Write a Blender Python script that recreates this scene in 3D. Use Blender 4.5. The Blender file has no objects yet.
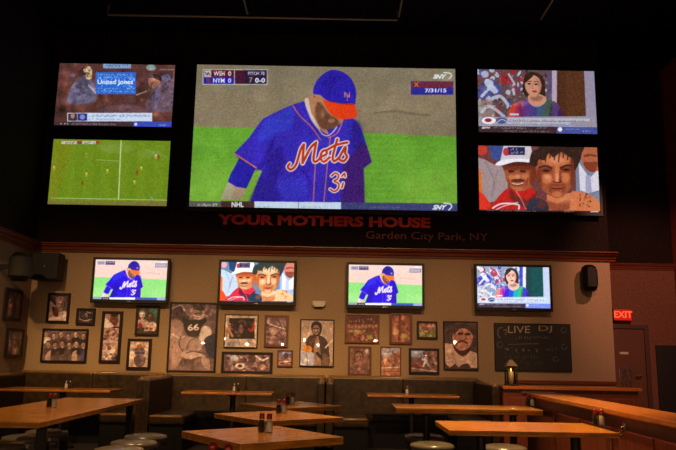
import bpy, bmesh, math, random
import numpy as np
from mathutils import Matrix, Vector
random.seed(7); RNG = np.random.RandomState(11)
SC = bpy.context.scene; COL = SC.collection
R = math.radians
# ------------------------------------------------------------------ camera
F = 700.0; EYE = 1.25; PITCH = math.atan(130/700.0); ROLL = R(1.0)
CM = Matrix.Rotation(math.pi/2+PITCH, 3, 'X') @ Matrix.Rotation(ROLL, 3, 'Z')
cd = bpy.data.cameras.new('camera'); cam = bpy.data.objects.new('camera', cd); COL.objects.link(cam)
cam.matrix_world = Matrix.Translation((0, 0, EYE)) @ CM.to_4x4()
cd.sensor_width = 36; cd.lens = F/676*36; cd.clip_start = .05; cd.clip_end = 100
SC.camera = cam
def ray(px, py): return CM @ Vector(((px-338)/F, -(py-225)/F, -1))
def onY(px, py, Y):
    d = ray(px, py); t = Y/d.y; return Vector((d.x*t, Y, EYE+d.z*t))
def onX(px, py, X):
    d = ray(px, py); t = X/d.x; return Vector((X, d.y*t, EYE+d.z*t))
def onZ(px, py, Z):
    d = ray(px, py); t = (Z-EYE)/d.z; return Vector((d.x*t, d.y*t, Z))
YW = 10.6; YR = 11.8; XL = onY(30, 300, YW).x; XC = onY(611.5, 300, YW).x; XR = onY(664, 130, YR).x
TT = .75   # table top height
# ------------------------------------------------------------------ materials
def nt(m):
    m.use_nodes = True; return m.node_tree.nodes, m.node_tree.links
def lin(c):
    return tuple(((v/255)/12.92 if v/255 <= .04045 else ((v/255+.055)/1.055)**2.4) for v in c[:3])+(1,)
MATS = {}
def mat(name, col, rough=.5, metal=0, bump=0, bscale=40, var=0, vscale=6, coat=0, stretch=None, spec=.5):
    if name in MATS: return MATS[name]
    m = bpy.data.materials.new(name); N, L = nt(m); b = N['Principled BSDF']; c = lin(col)
    b.inputs['Base Color'].default_value = c; b.inputs['Roughness'].default_value = rough
    b.inputs['Metallic'].default_value = metal; b.inputs['Coat Weight'].default_value = coat
    b.inputs['Specular IOR Level'].default_value = spec
    tc = N.new('ShaderNodeTexCoord'); mp = N.new('ShaderNodeMapping'); L.new(tc.outputs['Object'], mp.inputs[0])
    if stretch: mp.inputs['Scale'].default_value = stretch
    n = N.new('ShaderNodeTexNoise'); n.inputs['Scale'].default_value = vscale; n.inputs['Detail'].default_value = 6
    L.new(mp.outputs[0], n.inputs['Vector'])
    r = N.new('ShaderNodeValToRGB'); v = max(var, .04)
    r.color_ramp.elements[0].position = .3; r.color_ramp.elements[1].position = .7
    r.color_ramp.elements[0].color = tuple(x*(1-v) for x in c[:3])+(1,)
    r.color_ramp.elements[1].color = tuple(min(1, x*(1+v)) for x in c[:3])+(1,)
    L.new(n.outputs['Fac'], r.inputs[0]); L.new(r.outputs[0], b.inputs['Base Color'])
    if bump:
        n2 = N.new('ShaderNodeTexNoise'); n2.inputs['Scale'].default_value = bscale; n2.inputs['Detail'].default_value = 4
        L.new(mp.outputs[0], n2.inputs['Vector'])
        bm_ = N.new('ShaderNodeBump'); bm_.inputs['Strength'].default_value = bump; bm_.inputs['Distance'].default_value = .01
        L.new(n2.outputs['Fac'], bm_.inputs['Height']); L.new(bm_.outputs[0], b.inputs['Normal'])
    MATS[name] = m; return m
def emat(name, col, s):
    m = bpy.data.materials.new(name); N, L = nt(m); b = N['Principled BSDF']
    b.inputs['Base Color'].default_value = lin((20, 5, 5)); b.inputs['Emission Color'].default_value = lin(col)
    b.inputs['Emission Strength'].default_value = s; return m
def screenmat(name, s):
    m = bpy.data.materials.new(name); N, L = nt(m); b = N['Principled BSDF']
    b.inputs['Base Color'].default_value = (.004, .004, .004, 1); b.inputs['Roughness'].default_value = .5
    b.inputs['Specular IOR Level'].default_value = .15
    a = N.new('ShaderNodeAttribute'); a.attribute_name = 'Col'
    L.new(a.outputs['Color'], b.inputs['Emission Color']); b.inputs['Emission Strength'].default_value = s; return m
def printmat(name, rough=.35, coat=1.0):
    m = bpy.data.materials.new(name); N, L = nt(m); b = N['Principled BSDF']
    a = N.new('ShaderNodeAttribute'); a.attribute_name = 'Col'; L.new(a.outputs['Color'], b.inputs['Base Color'])
    b.inputs['Roughness'].default_value = .6; b.inputs['Coat Weight'].default_value = coat
    b.inputs['Coat Roughness'].default_value = .02; return m
def glassmat():
    m = bpy.data.materials.new('clear_glass'); N, L = nt(m); N.remove(N['Principled BSDF'])
    o = N['Material Output']; t = N.new('ShaderNodeBsdfTransparent'); t.inputs[0].default_value = (.9, .92, .9, 1)
    g = N.new('ShaderNodeBsdfGlossy'); g.inputs['Roughness'].default_value = .05
    fr = N.new('ShaderNodeLayerWeight'); fr.inputs[0].default_value = .25
    mx = N.new('ShaderNodeMixShader'); L.new(fr.outputs[1], mx.inputs[0]); L.new(t.outputs[0], mx.inputs[1]); L.new(g.outputs[0], mx.inputs[2])
    L.new(mx.outputs[0], o.inputs['Surface']); return m
M_WALL = mat('beige_plaster', (146, 123, 96), .85, bump=.5, bscale=60, var=.2, vscale=55)
M_WALLR = mat('brown_plaster', (106, 66, 48), .85, bump=.6, bscale=45, var=.25, vscale=30)
M_RED = mat('dark_red_wall', (120, 36, 30), .8, bump=.4, var=.1)
M_BLACK = mat('black_paint', (27, 17, 15), .9, bump=.5, bscale=50, var=.45, vscale=30, spec=.15)
M_CEIL = mat('black_ceiling', (14, 10, 9), .9, var=.5, vscale=8, spec=.1)
M_FLOOR = mat('dark_carpet', (34, 26, 22), .95, bump=.4, var=.3, vscale=60)
M_TRIM = mat('mahogany_trim', (104, 48, 28), .35, var=.25, vscale=8, stretch=(.4, 8, 8), spec=.4)
M_WOOD = mat('honey_oak', (188, 120, 42), .18, var=.42, vscale=5, stretch=(1.2, 14, 6), bump=.08, bscale=30, spec=.5)
M_WOODEDGE = mat('table_edge_wood', (140, 74, 28), .35, var=.2, vscale=9, stretch=(1, 6, 6))
M_CAP = mat('rail_cap_oak', (176, 106, 44), .25, var=.25, vscale=5, stretch=(14, 1.2, 6))
M_PANEL = mat('red_brown_panelling', (112, 52, 30), .45, var=.3, vscale=5, stretch=(10, 10, 1))
M_IRON = mat('black_iron', (16, 14, 14), .5, metal=.3)
M_LEATH = mat('brown_leather', (46, 33, 17), .36, bump=.35, bscale=40, var=.55, vscale=14, spec=.3)
M_PIPEHI = mat('leather_edge_highlight', (130, 98, 62), .28, bump=.2, var=.2)  # lighter leather: highlights on rolls and seat edges painted into the colour
M_STOOL = mat('grey_vinyl', (104, 94, 82), .25, bump=.1, var=.15)
M_PLAST = mat('black_plastic', (13, 12, 12), .45, spec=.25)
M_GRILLE = mat('speaker_grille', (20, 20, 20), .7, bump=.6, bscale=300)
M_FRAMEB = mat('black_frame', (28, 16, 12), .4, var=.2, spec=.3)
M_FRAMEBR = mat('brown_frame', (86, 44, 24), .4, var=.25, vscale=20)
M_FRAMEL = mat('pale_frame', (150, 122, 92), .45, var=.1)
M_WHITE = mat('white_plastic', (190, 178, 160), .5)
M_CHROME = mat('steel', (170, 165, 160), .25, metal=1)
M_CAPR = mat('red_cap', (128, 18, 18), .3)
M_SALT = mat('salt', (225, 220, 205), .8); M_PEP = mat('pepper', (46, 34, 28), .8)
M_KET = mat('ketchup_red', (130, 16, 12), .3)
M_GLASS = glassmat()
M_SIGN = mat('red_letters', (196, 30, 26), .6); M_SIGN2 = mat('dim_red_letters', (96, 22, 18), .6)
M_DOOR = mat('brown_door', (92, 56, 42), .5, var=.12, vscale=4)
M_DARKDOOR = mat('dark_panel', (20, 16, 18), .6)
M_PRINT = printmat('glazed_print'); M_PRINTM = printmat('matt_board', coat=0)
M_CANDLE = emat('candle_flame', (255, 170, 70), 6); M_WAX = mat('wax', (210, 180, 130), .6)
# ------------------------------------------------------------------ mesh helpers
def box(bm, x0, x1, y0, y1, z0, z1, bev=0, seg=2):
    r = bmesh.ops.create_cube(bm, size=1); vs = r['verts']
    for v in vs: v.co = Vector((x0+(v.co.x+.5)*(x1-x0), y0+(v.co.y+.5)*(y1-y0), z0+(v.co.z+.5)*(z1-z0)))
    if bev:
        es = list({e for v in vs for e in v.link_edges})
        bmesh.ops.bevel(bm, geom=es, offset=bev, segments=seg, profile=.6, affect='EDGES')
    return bm
def lathe(bm, prof, n=24, cx=0, cy=0, z=0):
    rings = []
    for r, h in prof:
        rings.append([bm.verts.new((cx+r*math.cos(2*math.pi*k/n), cy+r*math.sin(2*math.pi*k/n), z+h)) for k in range(n)] if r > 1e-6 else [bm.verts.new((cx, cy, z+h))])
    for a, b in zip(rings, rings[1:]):
        for k in range(n):
            k2 = (k+1) % n
            if len(a) == 1 and len(b) == 1: continue
            if len(a) == 1: bm.faces.new((a[0], b[k2], b[k]))
            elif len(b) == 1: bm.faces.new((a[k], a[k2], b[0]))
            else: bm.faces.new((a[k], a[k2], b[k2], b[k]))
    return bm
def tube(bm, pts, r, n=8):
    pts = [Vector(p) for p in pts]; rings = []
    for i, p in enumerate(pts):
        t = (pts[min(i+1, len(pts)-1)]-pts[max(i-1, 0)]).normalized()
        u = t.cross(Vector((0, 0, 1)) if abs(t.z) < .9 else Vector((1, 0, 0))).normalized(); w = t.cross(u)
        rings.append([bm.verts.new(p+(u*math.cos(2*math.pi*k/n)+w*math.sin(2*math.pi*k/n))*r) for k in range(n)])
    for a, b in zip(rings, rings[1:]):
        for k in range(n): bm.faces.new((a[k], a[(k+1) % n], b[(k+1) % n], b[k]))
    bm.faces.new(rings[0]); bm.faces.new(rings[-1][::-1]); return bm
def prism(bm, prof, axis, a0, a1):
    """extrude a closed 2-D profile along an axis: axis 'X' profile=(y,z); 'Y' profile=(x,z); 'Z' profile=(x,y)"""
    f = {'X': lambda p, a: (a, p[0], p[1]), 'Y': lambda p, a: (p[0], a, p[1]), 'Z': lambda p, a: (p[0], p[1], a)}[axis]
    A = [bm.verts.new(f(p, a0)) for p in prof]; B = [bm.verts.new(f(p, a1)) for p in prof]; n = len(prof)
    for k in range(n): bm.faces.new((A[k], A[(k+1) % n], B[(k+1) % n], B[k]))
    bm.faces.new(A[::-1]); bm.faces.new(B); bmesh.ops.recalc_face_normals(bm, faces=bm.faces[:]); return bm
def B(): return bmesh.new()
def obj(name, bm, m, parent=None, smooth=False, loc=None):
    bmesh.ops.recalc_face_normals(bm, faces=bm.faces[:])
    me = bpy.data.meshes.new(name); bm.to_mesh(me); bm.free(); me.materials.append(m)
    if smooth:
        for p in me.polygons: p.use_smooth = True
    o = bpy.data.objects.new(name, me); COL.objects.link(o)
    if parent: o.parent = parent
    if loc is not None: o.location = loc
    return o
def tag(o, label, cat, group=None):
    o['label'] = label; o['category'] = cat
    if group: o['group'] = group
    return o
def thing(name, label, cat, loc=(0, 0, 0), rotz=0, group=None):
    o = bpy.data.objects.new(name, None); COL.objects.link(o); o.location = loc; o.rotation_euler = (0, 0, rotz)
    o.empty_display_size = .1
    return tag(o, label, cat, group)
def struct(name, bm, m, parent=None):
    o = obj(name, bm, m, parent)
    if not parent: o['kind'] = 'structure'
    return o
def dup(root, loc, rotz=None, label=None, group=None):
    r = root.copy(); COL.objects.link(r); r.location = loc
    if rotz is not None: r.rotation_euler = (0, 0, rotz)
    if label: r['label'] = label
    if group: r['group'] = group
    for ch in list(root.children):
        c = ch.copy(); COL.objects.link(c); c.parent = r
        for g in list(ch.children):
            d = g.copy(); COL.objects.link(d); d.parent = c
    return r
def text_mesh(txt, size, extrude, shear=0, bold=0, align='CENTER'):
    cu = bpy.data.curves.new('lettering', 'FONT'); cu.body = txt; cu.size = size; cu.extrude = extrude; cu.shear = shear
    cu.offset = bold; cu.align_x = align; cu.align_y = 'CENTER'; cu.resolution_u = 3
    o = bpy.data.objects.new('lettering', cu); COL.objects.link(o); bpy.context.view_layer.update()
    me = bpy.data.meshes.new_from_object(o.evaluated_get(bpy.context.evaluated_depsgraph_get()))
    bpy.data.objects.remove(o); bpy.data.curves.remove(cu); return me
_TC = {}
def text_tris(txt, shear=0, bold=0):
    k = (txt, shear, bold)
    if k not in _TC:
        me = text_mesh(txt, 1, 0, shear, bold); me.calc_loop_triangles()
        V = np.array([v.co[:2] for v in me.vertices]); T = np.array([t.vertices[:] for t in me.loop_triangles])
        if len(V):
            mn = V.min(0); mx = V.max(0); V = (V-mn)/(mx-mn)
            _TC[k] = (V[T])
        else: _TC[k] = np.zeros((0, 3, 2))
        bpy.data.meshes.remove(me)
    return _TC[k]
# ------------------------------------------------------------------ painter: pictures as fine colour grids
def crom(pts, n=6, closed=True):
    p = np.array(pts, float); m = len(p); out = []
    for i in range(m if closed else m-1):
        g = (lambda k: p[k % m]) if closed else (lambda k: p[min(max(k, 0), m-1)])
        a, b, c, d = g(i-1), g(i), g(i+1), g(i+2)
        for k in range(n):
            t = k/n; out.append(.5*((2*b)+(-a+c)*t+(2*a-5*b+4*c-d)*t*t+(-a+3*b-3*c+d)*t**3))
    if not closed: out.append(p[-1])
    return np.array(out)
LEGIBLE = {'WSH', 'NYM', '0', '7', 'N', 'Y', 'PITCH 78', '0-0', '7/31/15', 'SNY', 'NHL', '2:18pm ET', '66', 'LIVE', 'DJ', 'ESPN', 'United Jones', 'x'}
class Pic:
    def __init__(s, w, h, quad, bg=(40, 40, 40)):
        s.w, s.h = w, h; s.a = np.zeros((h, w, 3)); s.a[:] = bg
        A = []; b = []
        for (x, y), (u, v) in zip(quad, ((0, 0), (w-1, 0), (w-1, h-1), (0, h-1))):
            A.append([x, y, 1, 0, 0, 0, -u*x, -u*y]); b.append(u); A.append([0, 0, 0, x, y, 1, -v*x, -v*y]); b.append(v)
        k = np.linalg.solve(np.array(A, float), np.array(b, float)); s.H = np.append(k, 1).reshape(3, 3)
        q = np.array(quad, float); s.sc = (w-1)/np.linalg.norm(q[1]-q[0])
    def T(s, pts):
        p = np.array(pts, float); q = np.c_[p, np.ones(len(p))] @ s.H.T; return q[:, :2]/q[:, 2:]
    def _put(s, x0, y0, m, col, alpha):
        h, w = m.shape; m = (m*alpha)[..., None]; r = s.a[y0:y0+h, x0:x0+w]; r[:] = r*(1-m)+np.array(col, float)*m
    def _bbox(s, q, pad):
        x0 = max(0, int(q[:, 0].min()-pad)); x1 = min(s.w, int(q[:, 0].max()+pad)+2)
        y0 = max(0, int(q[:, 1].min()-pad)); y1 = min(s.h, int(q[:, 1].max()+pad)+2); return x0, y0, x1, y1
    def poly(s, pts, col, alpha=1, smooth=False, soft=0):
        q = s.T(crom(pts) if smooth else pts); sp = soft*s.sc; x0, y0, x1, y1 = s._bbox(q, sp+1)
        if x1 <= x0 or y1 <= y0: return s
        S = 3; gx = (np.arange((x1-x0)*S)+.5)/S+x0-.5; gy = (np.arange((y1-y0)*S)+.5)/S+y0-.5
        X, Y = np.meshgrid(gx, gy); ins = np.zeros(X.shape, bool); n = len(q)
        for i in range(n):
            (ax, ay), (bx, by) = q[i], q[(i+1) % n]
            if ay == by: continue
            ins ^= ((ay > Y) != (by > Y)) & (X < (bx-ax)*(Y-ay)/(by-ay)+ax)
        m = ins.reshape(y1-y0, S, x1-x0, S).mean((1, 3))
        if sp >= .5: m = blur(m, sp)
        s._put(x0, y0, m, col, alpha); return s
    def rect(s, x0, y0, x1, y1, col, alpha=1, soft=0): return s.poly([(x0, y0), (x1, y0), (x1, y1), (x0, y1)], col, alpha, soft=soft)
    def ell(s, cx, cy, rx, ry, col, alpha=1, soft=0, rot=0):
        c, d = math.cos(R(rot)), math.sin(R(rot))
        return s.poly([(cx+rx*math.cos(t)*c-ry*math.sin(t)*d, cy+rx*math.cos(t)*d+ry*math.sin(t)*c) for t in np.linspace(0, 2*math.pi, 25)[:-1]], col, alpha, soft=soft)
    def line(s, pts, wd, col, alpha=1, smooth=False):
        q = s.T(crom(pts, closed=False) if smooth else pts); hw = wd*s.sc/2; x0, y0, x1, y1 = s._bbox(q, hw+1)
        if x1 <= x0 or y1 <= y0: return s
        X, Y = np.meshgrid(np.arange(x0, x1), np.arange(y0, y1)); D = np.full(X.shape, 1e9)
        for a, b in zip(q, q[1:]):
            d = b-a; t = np.clip(((X-a[0])*d[0]+(Y-a[1])*d[1])/max(d@d, 1e-9), 0, 1)
            D = np.minimum(D, np.hypot(X-a[0]-t*d[0], Y-a[1]-t*d[1]))
        k = min(1, hw*2); s._put(x0, y0, np.clip(max(hw, .5)+.5-D, 0, 1)*k, col, alpha); return s
    def text(s, txt, x0, y0, x1, y1, col, alpha=1, shear=0, bold=0, ang=0):
        if txt not in LEGIBLE: return s.strokes(len(txt), x0, y0, x1, y1, col, alpha, ang)
        tr = text_tris(txt, shear, bold)
        P = tr.reshape(-1, 2); pts = np.c_[x0+P[:, 0]*(x1-x0), y1-P[:, 1]*(y1-y0)+P[:, 0]*(x1-x0)*ang]
        q = s.T(pts).reshape(-1, 3, 2); x0, y0, x1, y1 = s._bbox(q.reshape(-1, 2), 1); S = 3
        if x1 <= x0 or y1 <= y0: return s
        gx = (np.arange((x1-x0)*S)+.5)/S+x0-.5; gy = (np.arange((y1-y0)*S)+.5)/S+y0-.5
        X, Y = np.meshgrid(gx, gy); ins = np.zeros(X.shape, bool)
        for t in q:
            e = [(t[(k+1) % 3][0]-t[k][0])*(Y-t[k][1])-(t[(k+1) % 3][1]-t[k][1])*(X-t[k][0]) for k in range(3)]
            ins |= ((e[0] >= 0) & (e[1] >= 0) & (e[2] >= 0)) | ((e[0] <= 0) & (e[1] <= 0) & (e[2] <= 0))
        s._put(x0, y0, ins.reshape(y1-y0, S, x1-x0, S).mean((1, 3)), col, alpha); return s
    def noise(s, amp, cell=1, mono=True):
        h, w = int(s.h/cell)+2, int(s.w/cell)+2; n = RNG.randn(h, w, 1 if mono else 3)
        yi = np.minimum((np.arange(s.h)/cell).astype(int), h-1); xi = np.minimum((np.arange(s.w)/cell).astype(int), w-1)
        m = n[yi][:, xi]
        if cell > 1.5:
            for c in range(m.shape[2]): m[..., c] = blur(m[..., c], cell*.6)
        s.a = s.a+m*amp; return s
    def strokes(s, n, x0, y0, x1, y1, col, alpha, ang):
        """writing too small to read in the photograph: a row of irregular pen strokes"""
        w = (x1-x0)/n; h = y1-y0
        for k in range(n):
            if random.random() < .14: continue
            x = x0+(k+.5)*w; dy = (x-x0)*ang; a = [(x+random.uniform(-.35, .35)*w, y0+dy+random.uniform(.1, 1)*h) for _ in range(3)]
            s.line(a, max(.35, w*.28), col, alpha*.9)
        return s
    def clip(s, pts, smooth=True, soft=0):
        s._b = s.a.copy(); s._m = Pic.__new__(Pic); m = s._m; m.w, m.h, m.H, m.sc = s.w, s.h, s.H, s.sc; m.a = np.zeros_like(s.a); m.poly(pts, (1, 1, 1), 1, smooth, soft); return s
    def end(s):
        k = s._m.a; s.a = s._b*(1-k)+s.a*k; return s
    def mottle(s, n, r0, r1, amt, fx=None):
        """soft irregular light and dark patches of the printed picture itself (grain, crowd, cloth)"""
        h, w = s.a.shape[:2]
        for _ in range(n):
            cx, cy = random.uniform(0, w), random.uniform(0, h); rx = random.uniform(r0, r1)*s.sc; ry = rx*random.uniform(.5, 1.6)
            x0, x1 = int(max(0, cx-2*rx)), int(min(w, cx+2*rx+1)); y0, y1 = int(max(0, cy-2*ry)), int(min(h, cy+2*ry+1))
            if x1 <= x0 or y1 <= y0: continue
            Y, X = np.mgrid[y0:y1, x0:x1]; g = np.exp(-((X-cx)/rx)**2-((Y-cy)/ry)**2)[..., None]; k = random.choice((-1, 1, .8))*amt
            s.a[y0:y1, x0:x1] *= 1+k*g
        return s
    def soften(s, r):
        for c in range(3): s.a[..., c] = blur(s.a[..., c], r)
        return s
    def curve(s, gain=(1, 1, 1), gamma=1, lift=0):
        s.a = 255*np.clip(s.a/255, 0, 1)**gamma*np.array(gain)+lift; return s
    def blobs(s, x0, y0, x1, y1, n, r0, r1, cols, alpha=.8, soft=.4):
        for _ in range(n):
            s.ell(random.uniform(x0, x1), random.uniform(y0, y1), random.uniform(r0, r1), random.uniform(r0, r1)*.8, random.choice(cols), alpha, soft, random.uniform(0, 180))
        return s
def blur(m, r):
    k = int(max(1, round(r)))
    for _ in range(2):
        for ax in (0, 1):
            p = np.pad(m, [(k, k) if a == ax else (0, 0) for a in (0, 1)], 'edge'); c = np.cumsum(p, ax)
            c = np.concatenate([np.zeros_like(np.take(c, [0], ax)), c], ax); n = m.shape[ax]
            hi = np.take(c, range(k+k//2+1, k+k//2+1+n), ax); lo = np.take(c, range(k-k//2, k-k//2+n), ax); m = (hi-lo)/(2*(k//2)+1)
    return m
def pic_mesh(name, pic, W, H, m, parent, y=0, z0=0):
    """a fine grid in the XZ plane facing -Y, W x H metres, centred on x, base at z0, coloured by the picture"""
    w, h = pic.w, pic.h; X, Z = np.meshgrid(np.linspace(-W/2, W/2, w), np.linspace(z0+H, z0, h))
    co = np.stack([X, np.full(X.shape, y), Z], -1).reshape(-1, 3).astype(np.float32)
    i = np.arange(w*h).reshape(h, w); q = np.stack([i[1:, :-1], i[1:, 1:], i[:-1, 1:], i[:-1, :-1]], -1).reshape(-1, 4).astype(np.int32)
    me = bpy.data.meshes.new(name); me.vertices.add(w*h); me.vertices.foreach_set('co', co.ravel())
    me.loops.add(q.size); me.loops.foreach_set('vertex_index', q.ravel()); me.polygons.add(len(q))
    me.polygons.foreach_set('loop_start', np.arange(0, q.size, 4, dtype=np.int32)); me.polygons.foreach_set('loop_total', np.full(len(q), 4, dtype=np.int32))
    me.update(calc_edges=True)
    c = np.clip(pic.a.reshape(-1, 3)/255, 0, 1); c = np.where(c <= .04045, c/12.92, ((c+.055)/1.055)**2.4)
    ca = me.color_attributes.new('Col', 'FLOAT_COLOR', 'POINT'); ca.data.foreach_set('color', np.c_[c, np.ones(len(c))].astype(np.float32).ravel())
    me.materials.append(m); o = bpy.data.objects.new(name, me); COL.objects.link(o); o.parent = parent; return o
# ------------------------------------------------------------------ room shell
ZC = 6.35; ZL = onY(340, 257, YW).z; ZT = onY(340, 247.5, YW-.12).z
ZM = (ZL+ZT)/2
struct('floor', box(B(), XL-.3, XR+.3, -3, YR+.3, -.12, 0), M_FLOOR)
struct('ceiling', box(B(), XL-.3, XR+.3, -3, YR+.3, ZC, ZC+.15), M_CEIL)
struct('wall_back', box(B(), XL, XC, YW, YW+.15, 0, ZM), M_WALL)
struct('wall_back_upper', box(B(), XL, XC, YW, YW+.15, ZM, ZC), M_BLACK)
struct('wall_left', box(B(), XL-.15, XL, -3, YW+.15, 0, ZM), M_WALL)
struct('wall_left_upper', box(B(), XL-.15, XL, -3, YW+.15, ZM, ZC), M_BLACK)
struct('wall_alcove_side', box(B(), XC-.12, XC-.002, YW+.151, YR, 0, ZM), M_WALLR)
ZLR = onY(640, 270, YR).z; ZTR = onY(640, 264, YR-.06).z
struct('wall_alcove', box(B(), XC-.12, XR+.15, YR, YR+.15, 0, (ZLR+ZTR)/2), M_WALLR)
struct('wall_alcove_upper', box(B(), XC-.12, XR+.15, YR, YR+.15, (ZLR+ZTR)/2, ZC), M_BLACK)
struct('wall_right', box(B(), XR, XR+.15, -3, YR-.001, 0, ZC), M_RED)
# crown ledge running along the back and left walls
h = ZT-ZL
cp = [(0, 0), (-.03, 0), (-.035, .2*h), (-.06, .3*h), (-.07, .55*h), (-.12, .68*h), (-.13, .88*h), (-.16, .9*h), (-.16, h), (0, h)]
struct('trim_1', prism(B(), [(YW+a, ZL+b) for a, b in cp], 'X', XL+.001, XC+.08), M_TRIM)
struct('trim_2', prism(B(), [(XL-a, ZL+b) for a, b in cp], 'Y', -2.9, YW-.162), M_TRIM)
struct('trim_3', prism(B(), [(YR+a*.5, ZLR+b*.8) for a, b in cp], 'X', XC+.001, XR-.001), M_TRIM)
struct('baseboard_back', box(B(), XL+.001, XC, YW-.02, YW-.001, 0.001, .14, .004), M_TRIM)
# chair rail on the wall behind the rail-height counter
a = onY(505, 386, YW); b = onY(611, 385, YW)
struct('trim_4', box(B(), a.x, XC, YW-.05, YW-.001, .88, onY(560, 380.5, YW).z, .008), M_TRIM)
# ------------------------------------------------------------------ pictures of the screens
def world_quad(c, W, H, Y):
    """photo positions of the four corners of a W x H rectangle centred on c in the plane y=Y"""
    out = []
    for sx, sz in ((-1, 1), (1, 1), (1, -1), (-1, -1)):
        v = CM.transposed() @ Vector((c.x+sx*W/2, Y, c.z+sz*H/2-EYE)); out.append((338+F*v.x/-v.z, 225-F*v.y/-v.z))
    return out
def fit(tl, tr, br, bl, Y):
    p = [onY(*q, Y) for q in (tl, tr, br, bl)]
    x0 = (p[0].x+p[3].x)/2; x1 = (p[1].x+p[2].x)/2; z1 = (p[0].z+p[1].z)/2; z0 = (p[2].z+p[3].z)/2
    return Vector(((x0+x1)/2, Y, (z0+z1)/2)), x1-x0, z1-z0
def Z(reg, s):   # converts coordinates read off an enlarged view to photo coordinates
    return lambda pts: [(reg[0]+x/s, reg[1]+y/s) for x, y in pts]
WHT = (225, 230, 240)
def baseball(P, pal):
    z = Z((215, 65), 3.106)
    P.rect(150, 40, 500, 240, pal['dirt'])
    P.rect(150, 40, 500, 90, pal['dirt2'], .5, 12)
    P.line([(375, 113), (395, 111), (415, 114), (430, 115)], 2.4, pal['scuff'], .6, True)
    P.poly([(150, 125), (230, 127), (370, 133), (460, 136.5), (500, 138), (500, 240), (150, 240)], pal['grass'], soft=.5)
    P.rect(150, 165, 290, 230, pal['grass2'], .45, 14); P.rect(400, 170, 480, 230, pal['grass2'], .4, 14)
    for k in range(26):
        y = 130+k*3; P.line([(random.uniform(190, 400), y), (random.uniform(380, 460), y+2)], 1.6, pal['grass2'] if k % 2 else pal['grass3'], .14)
    # player
    P.poly(z([(40, 362), (16, 416), (85, 418), (97, 382)]), pal['fore'])
    P.poly(z([(60, 362), (50, 416), (85, 418), (97, 382)]), pal['skin'], .35, soft=.6)
    P.poly(z([(78, 283), (48, 338), (39, 362), (66, 378), (97, 383), (128, 318)]), pal['under'])
    P.poly(z([(275, 112), (240, 122), (190, 145), (150, 165), (130, 190), (105, 225), (60, 272), (65, 283), (125, 320), (146, 330), (124, 380), (108, 430), (465, 430), (462, 320), (487, 300), (472, 250), (456, 200), (445, 180), (430, 165), (400, 160), (330, 150), (300, 110)]), pal['blue'])
    P.poly(z([(108, 430), (124, 380), (146, 330), (200, 250), (215, 300), (190, 360), (200, 430)]), pal['bluesh'], .5, True, 1.5)
    P.poly(z([(240, 130), (190, 150), (150, 180), (135, 240), (200, 210), (240, 190)]), pal['bluehi'], .6, True, 2.5)
    P.poly(z([(396, 320), (455, 235), (470, 250), (487, 300), (462, 320), (466, 430), (392, 430)]), pal['maroon'], .55, soft=1.6)
    P.poly(z([(66, 283), (125, 320), (140, 300), (190, 210), (175, 300), (130, 330)]), pal['bluesh'], .5, soft=1)
    P.ell(*z([(330, 260)])[0], 26, 12, pal['bluehi'], .25, 6); P.ell(*z([(440, 220)])[0], 6, 16, pal['bluesh'], .45, 3); P.ell(*z([(240, 380)])[0], 16, 10, pal['bluehi'], .3, 4)
    for k in range(8): P.line(z([(150+k*22, 330+k*8), (230+k*12, 300+k*9), (290, 330+k*9)]), 1.2, pal['bluesh'], .35, True)
    P.line(z([(62, 276), (128, 319)]), 1.3, pal['pipe'])
    P.line(z([(240, 122), (262, 155), (300, 192), (328, 232)]), 1.1, pal['pipe'], .9, True)
    P.line(z([(318, 232), (312, 300), (305, 425)]), 1.0, pal['pipe'], .9, True); P.line(z([(358, 222), (350, 300), (338, 425)]), 1.0, pal['pipe'], .9, True)
    P.line(z([(398, 170), (380, 210), (352, 225)]), 1.0, pal['pipe'], .9, True)
    # neck, head, beard, cap
    P.poly(z([(280, 110), (305, 95), (330, 100), (345, 190), (352, 214), (330, 202), (302, 168)]), pal['skin'], smooth=True); P.poly(z([(278, 112), (290, 104), (300, 150), (325, 192), (318, 196), (296, 164)]), pal['neck'], .9, True, .3)
    P.poly(z([(305, 85), (345, 100), (385, 120), (398, 165), (385, 185), (350, 198), (322, 185), (305, 140), (300, 105)]), pal['skin'], smooth=True)
    P.poly(z([(318, 115), (335, 125), (352, 150), (380, 168), (384, 186), (352, 200), (325, 190), (310, 150)]), pal['beard'], .8, True, 1); P.ell(*z([(362, 172)])[0], 3.6, 2.2, pal['skin'], .7, .8); P.ell(*z([(335, 150)])[0], 2, 5, pal['skin'], .5, 1)
    P.ell(*z([(309, 96)])[0], 1.8, 3.2, pal['skin']); P.ell(*z([(309, 98)])[0], .8, 1.6, pal['beard'], .5)
    P.line(z([(322, 198), (334, 214), (350, 219), (366, 208), (378, 192)]), 1.1, pal['neck'], .9, True)
    P.poly(z([(305, 88), (312, 55), (335, 28), (365, 14), (400, 22), (425, 45), (438, 78), (437, 105), (431, 124), (390, 118), (350, 110), (325, 92)]), pal['cap'], smooth=True)
    P.poly(z([(330, 90), (335, 50), (365, 25), (395, 35), (370, 60), (355, 100)]), pal['bluesh'], .3, True, 1.5)
    P.poly(z([(335, 108), (350, 111), (390, 119), (430, 120), (441, 145), (438, 161), (410, 167), (380, 165), (360, 150), (345, 130)]), pal['orange'], smooth=True)
    P.line(z([(350, 111), (390, 119), (430, 121)]), 1, pal['orsh'], .7, True)
    c = z([(410, 96)])[0]; P.text('N', c[0]-2.6, c[1]-4.2, c[0]+2.8, c[1]+1.2, pal['logo']); P.text('Y', c[0]-1.6, c[1]-1.6, c[0]+2.4, c[1]+5, pal['logo'], .9)
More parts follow.
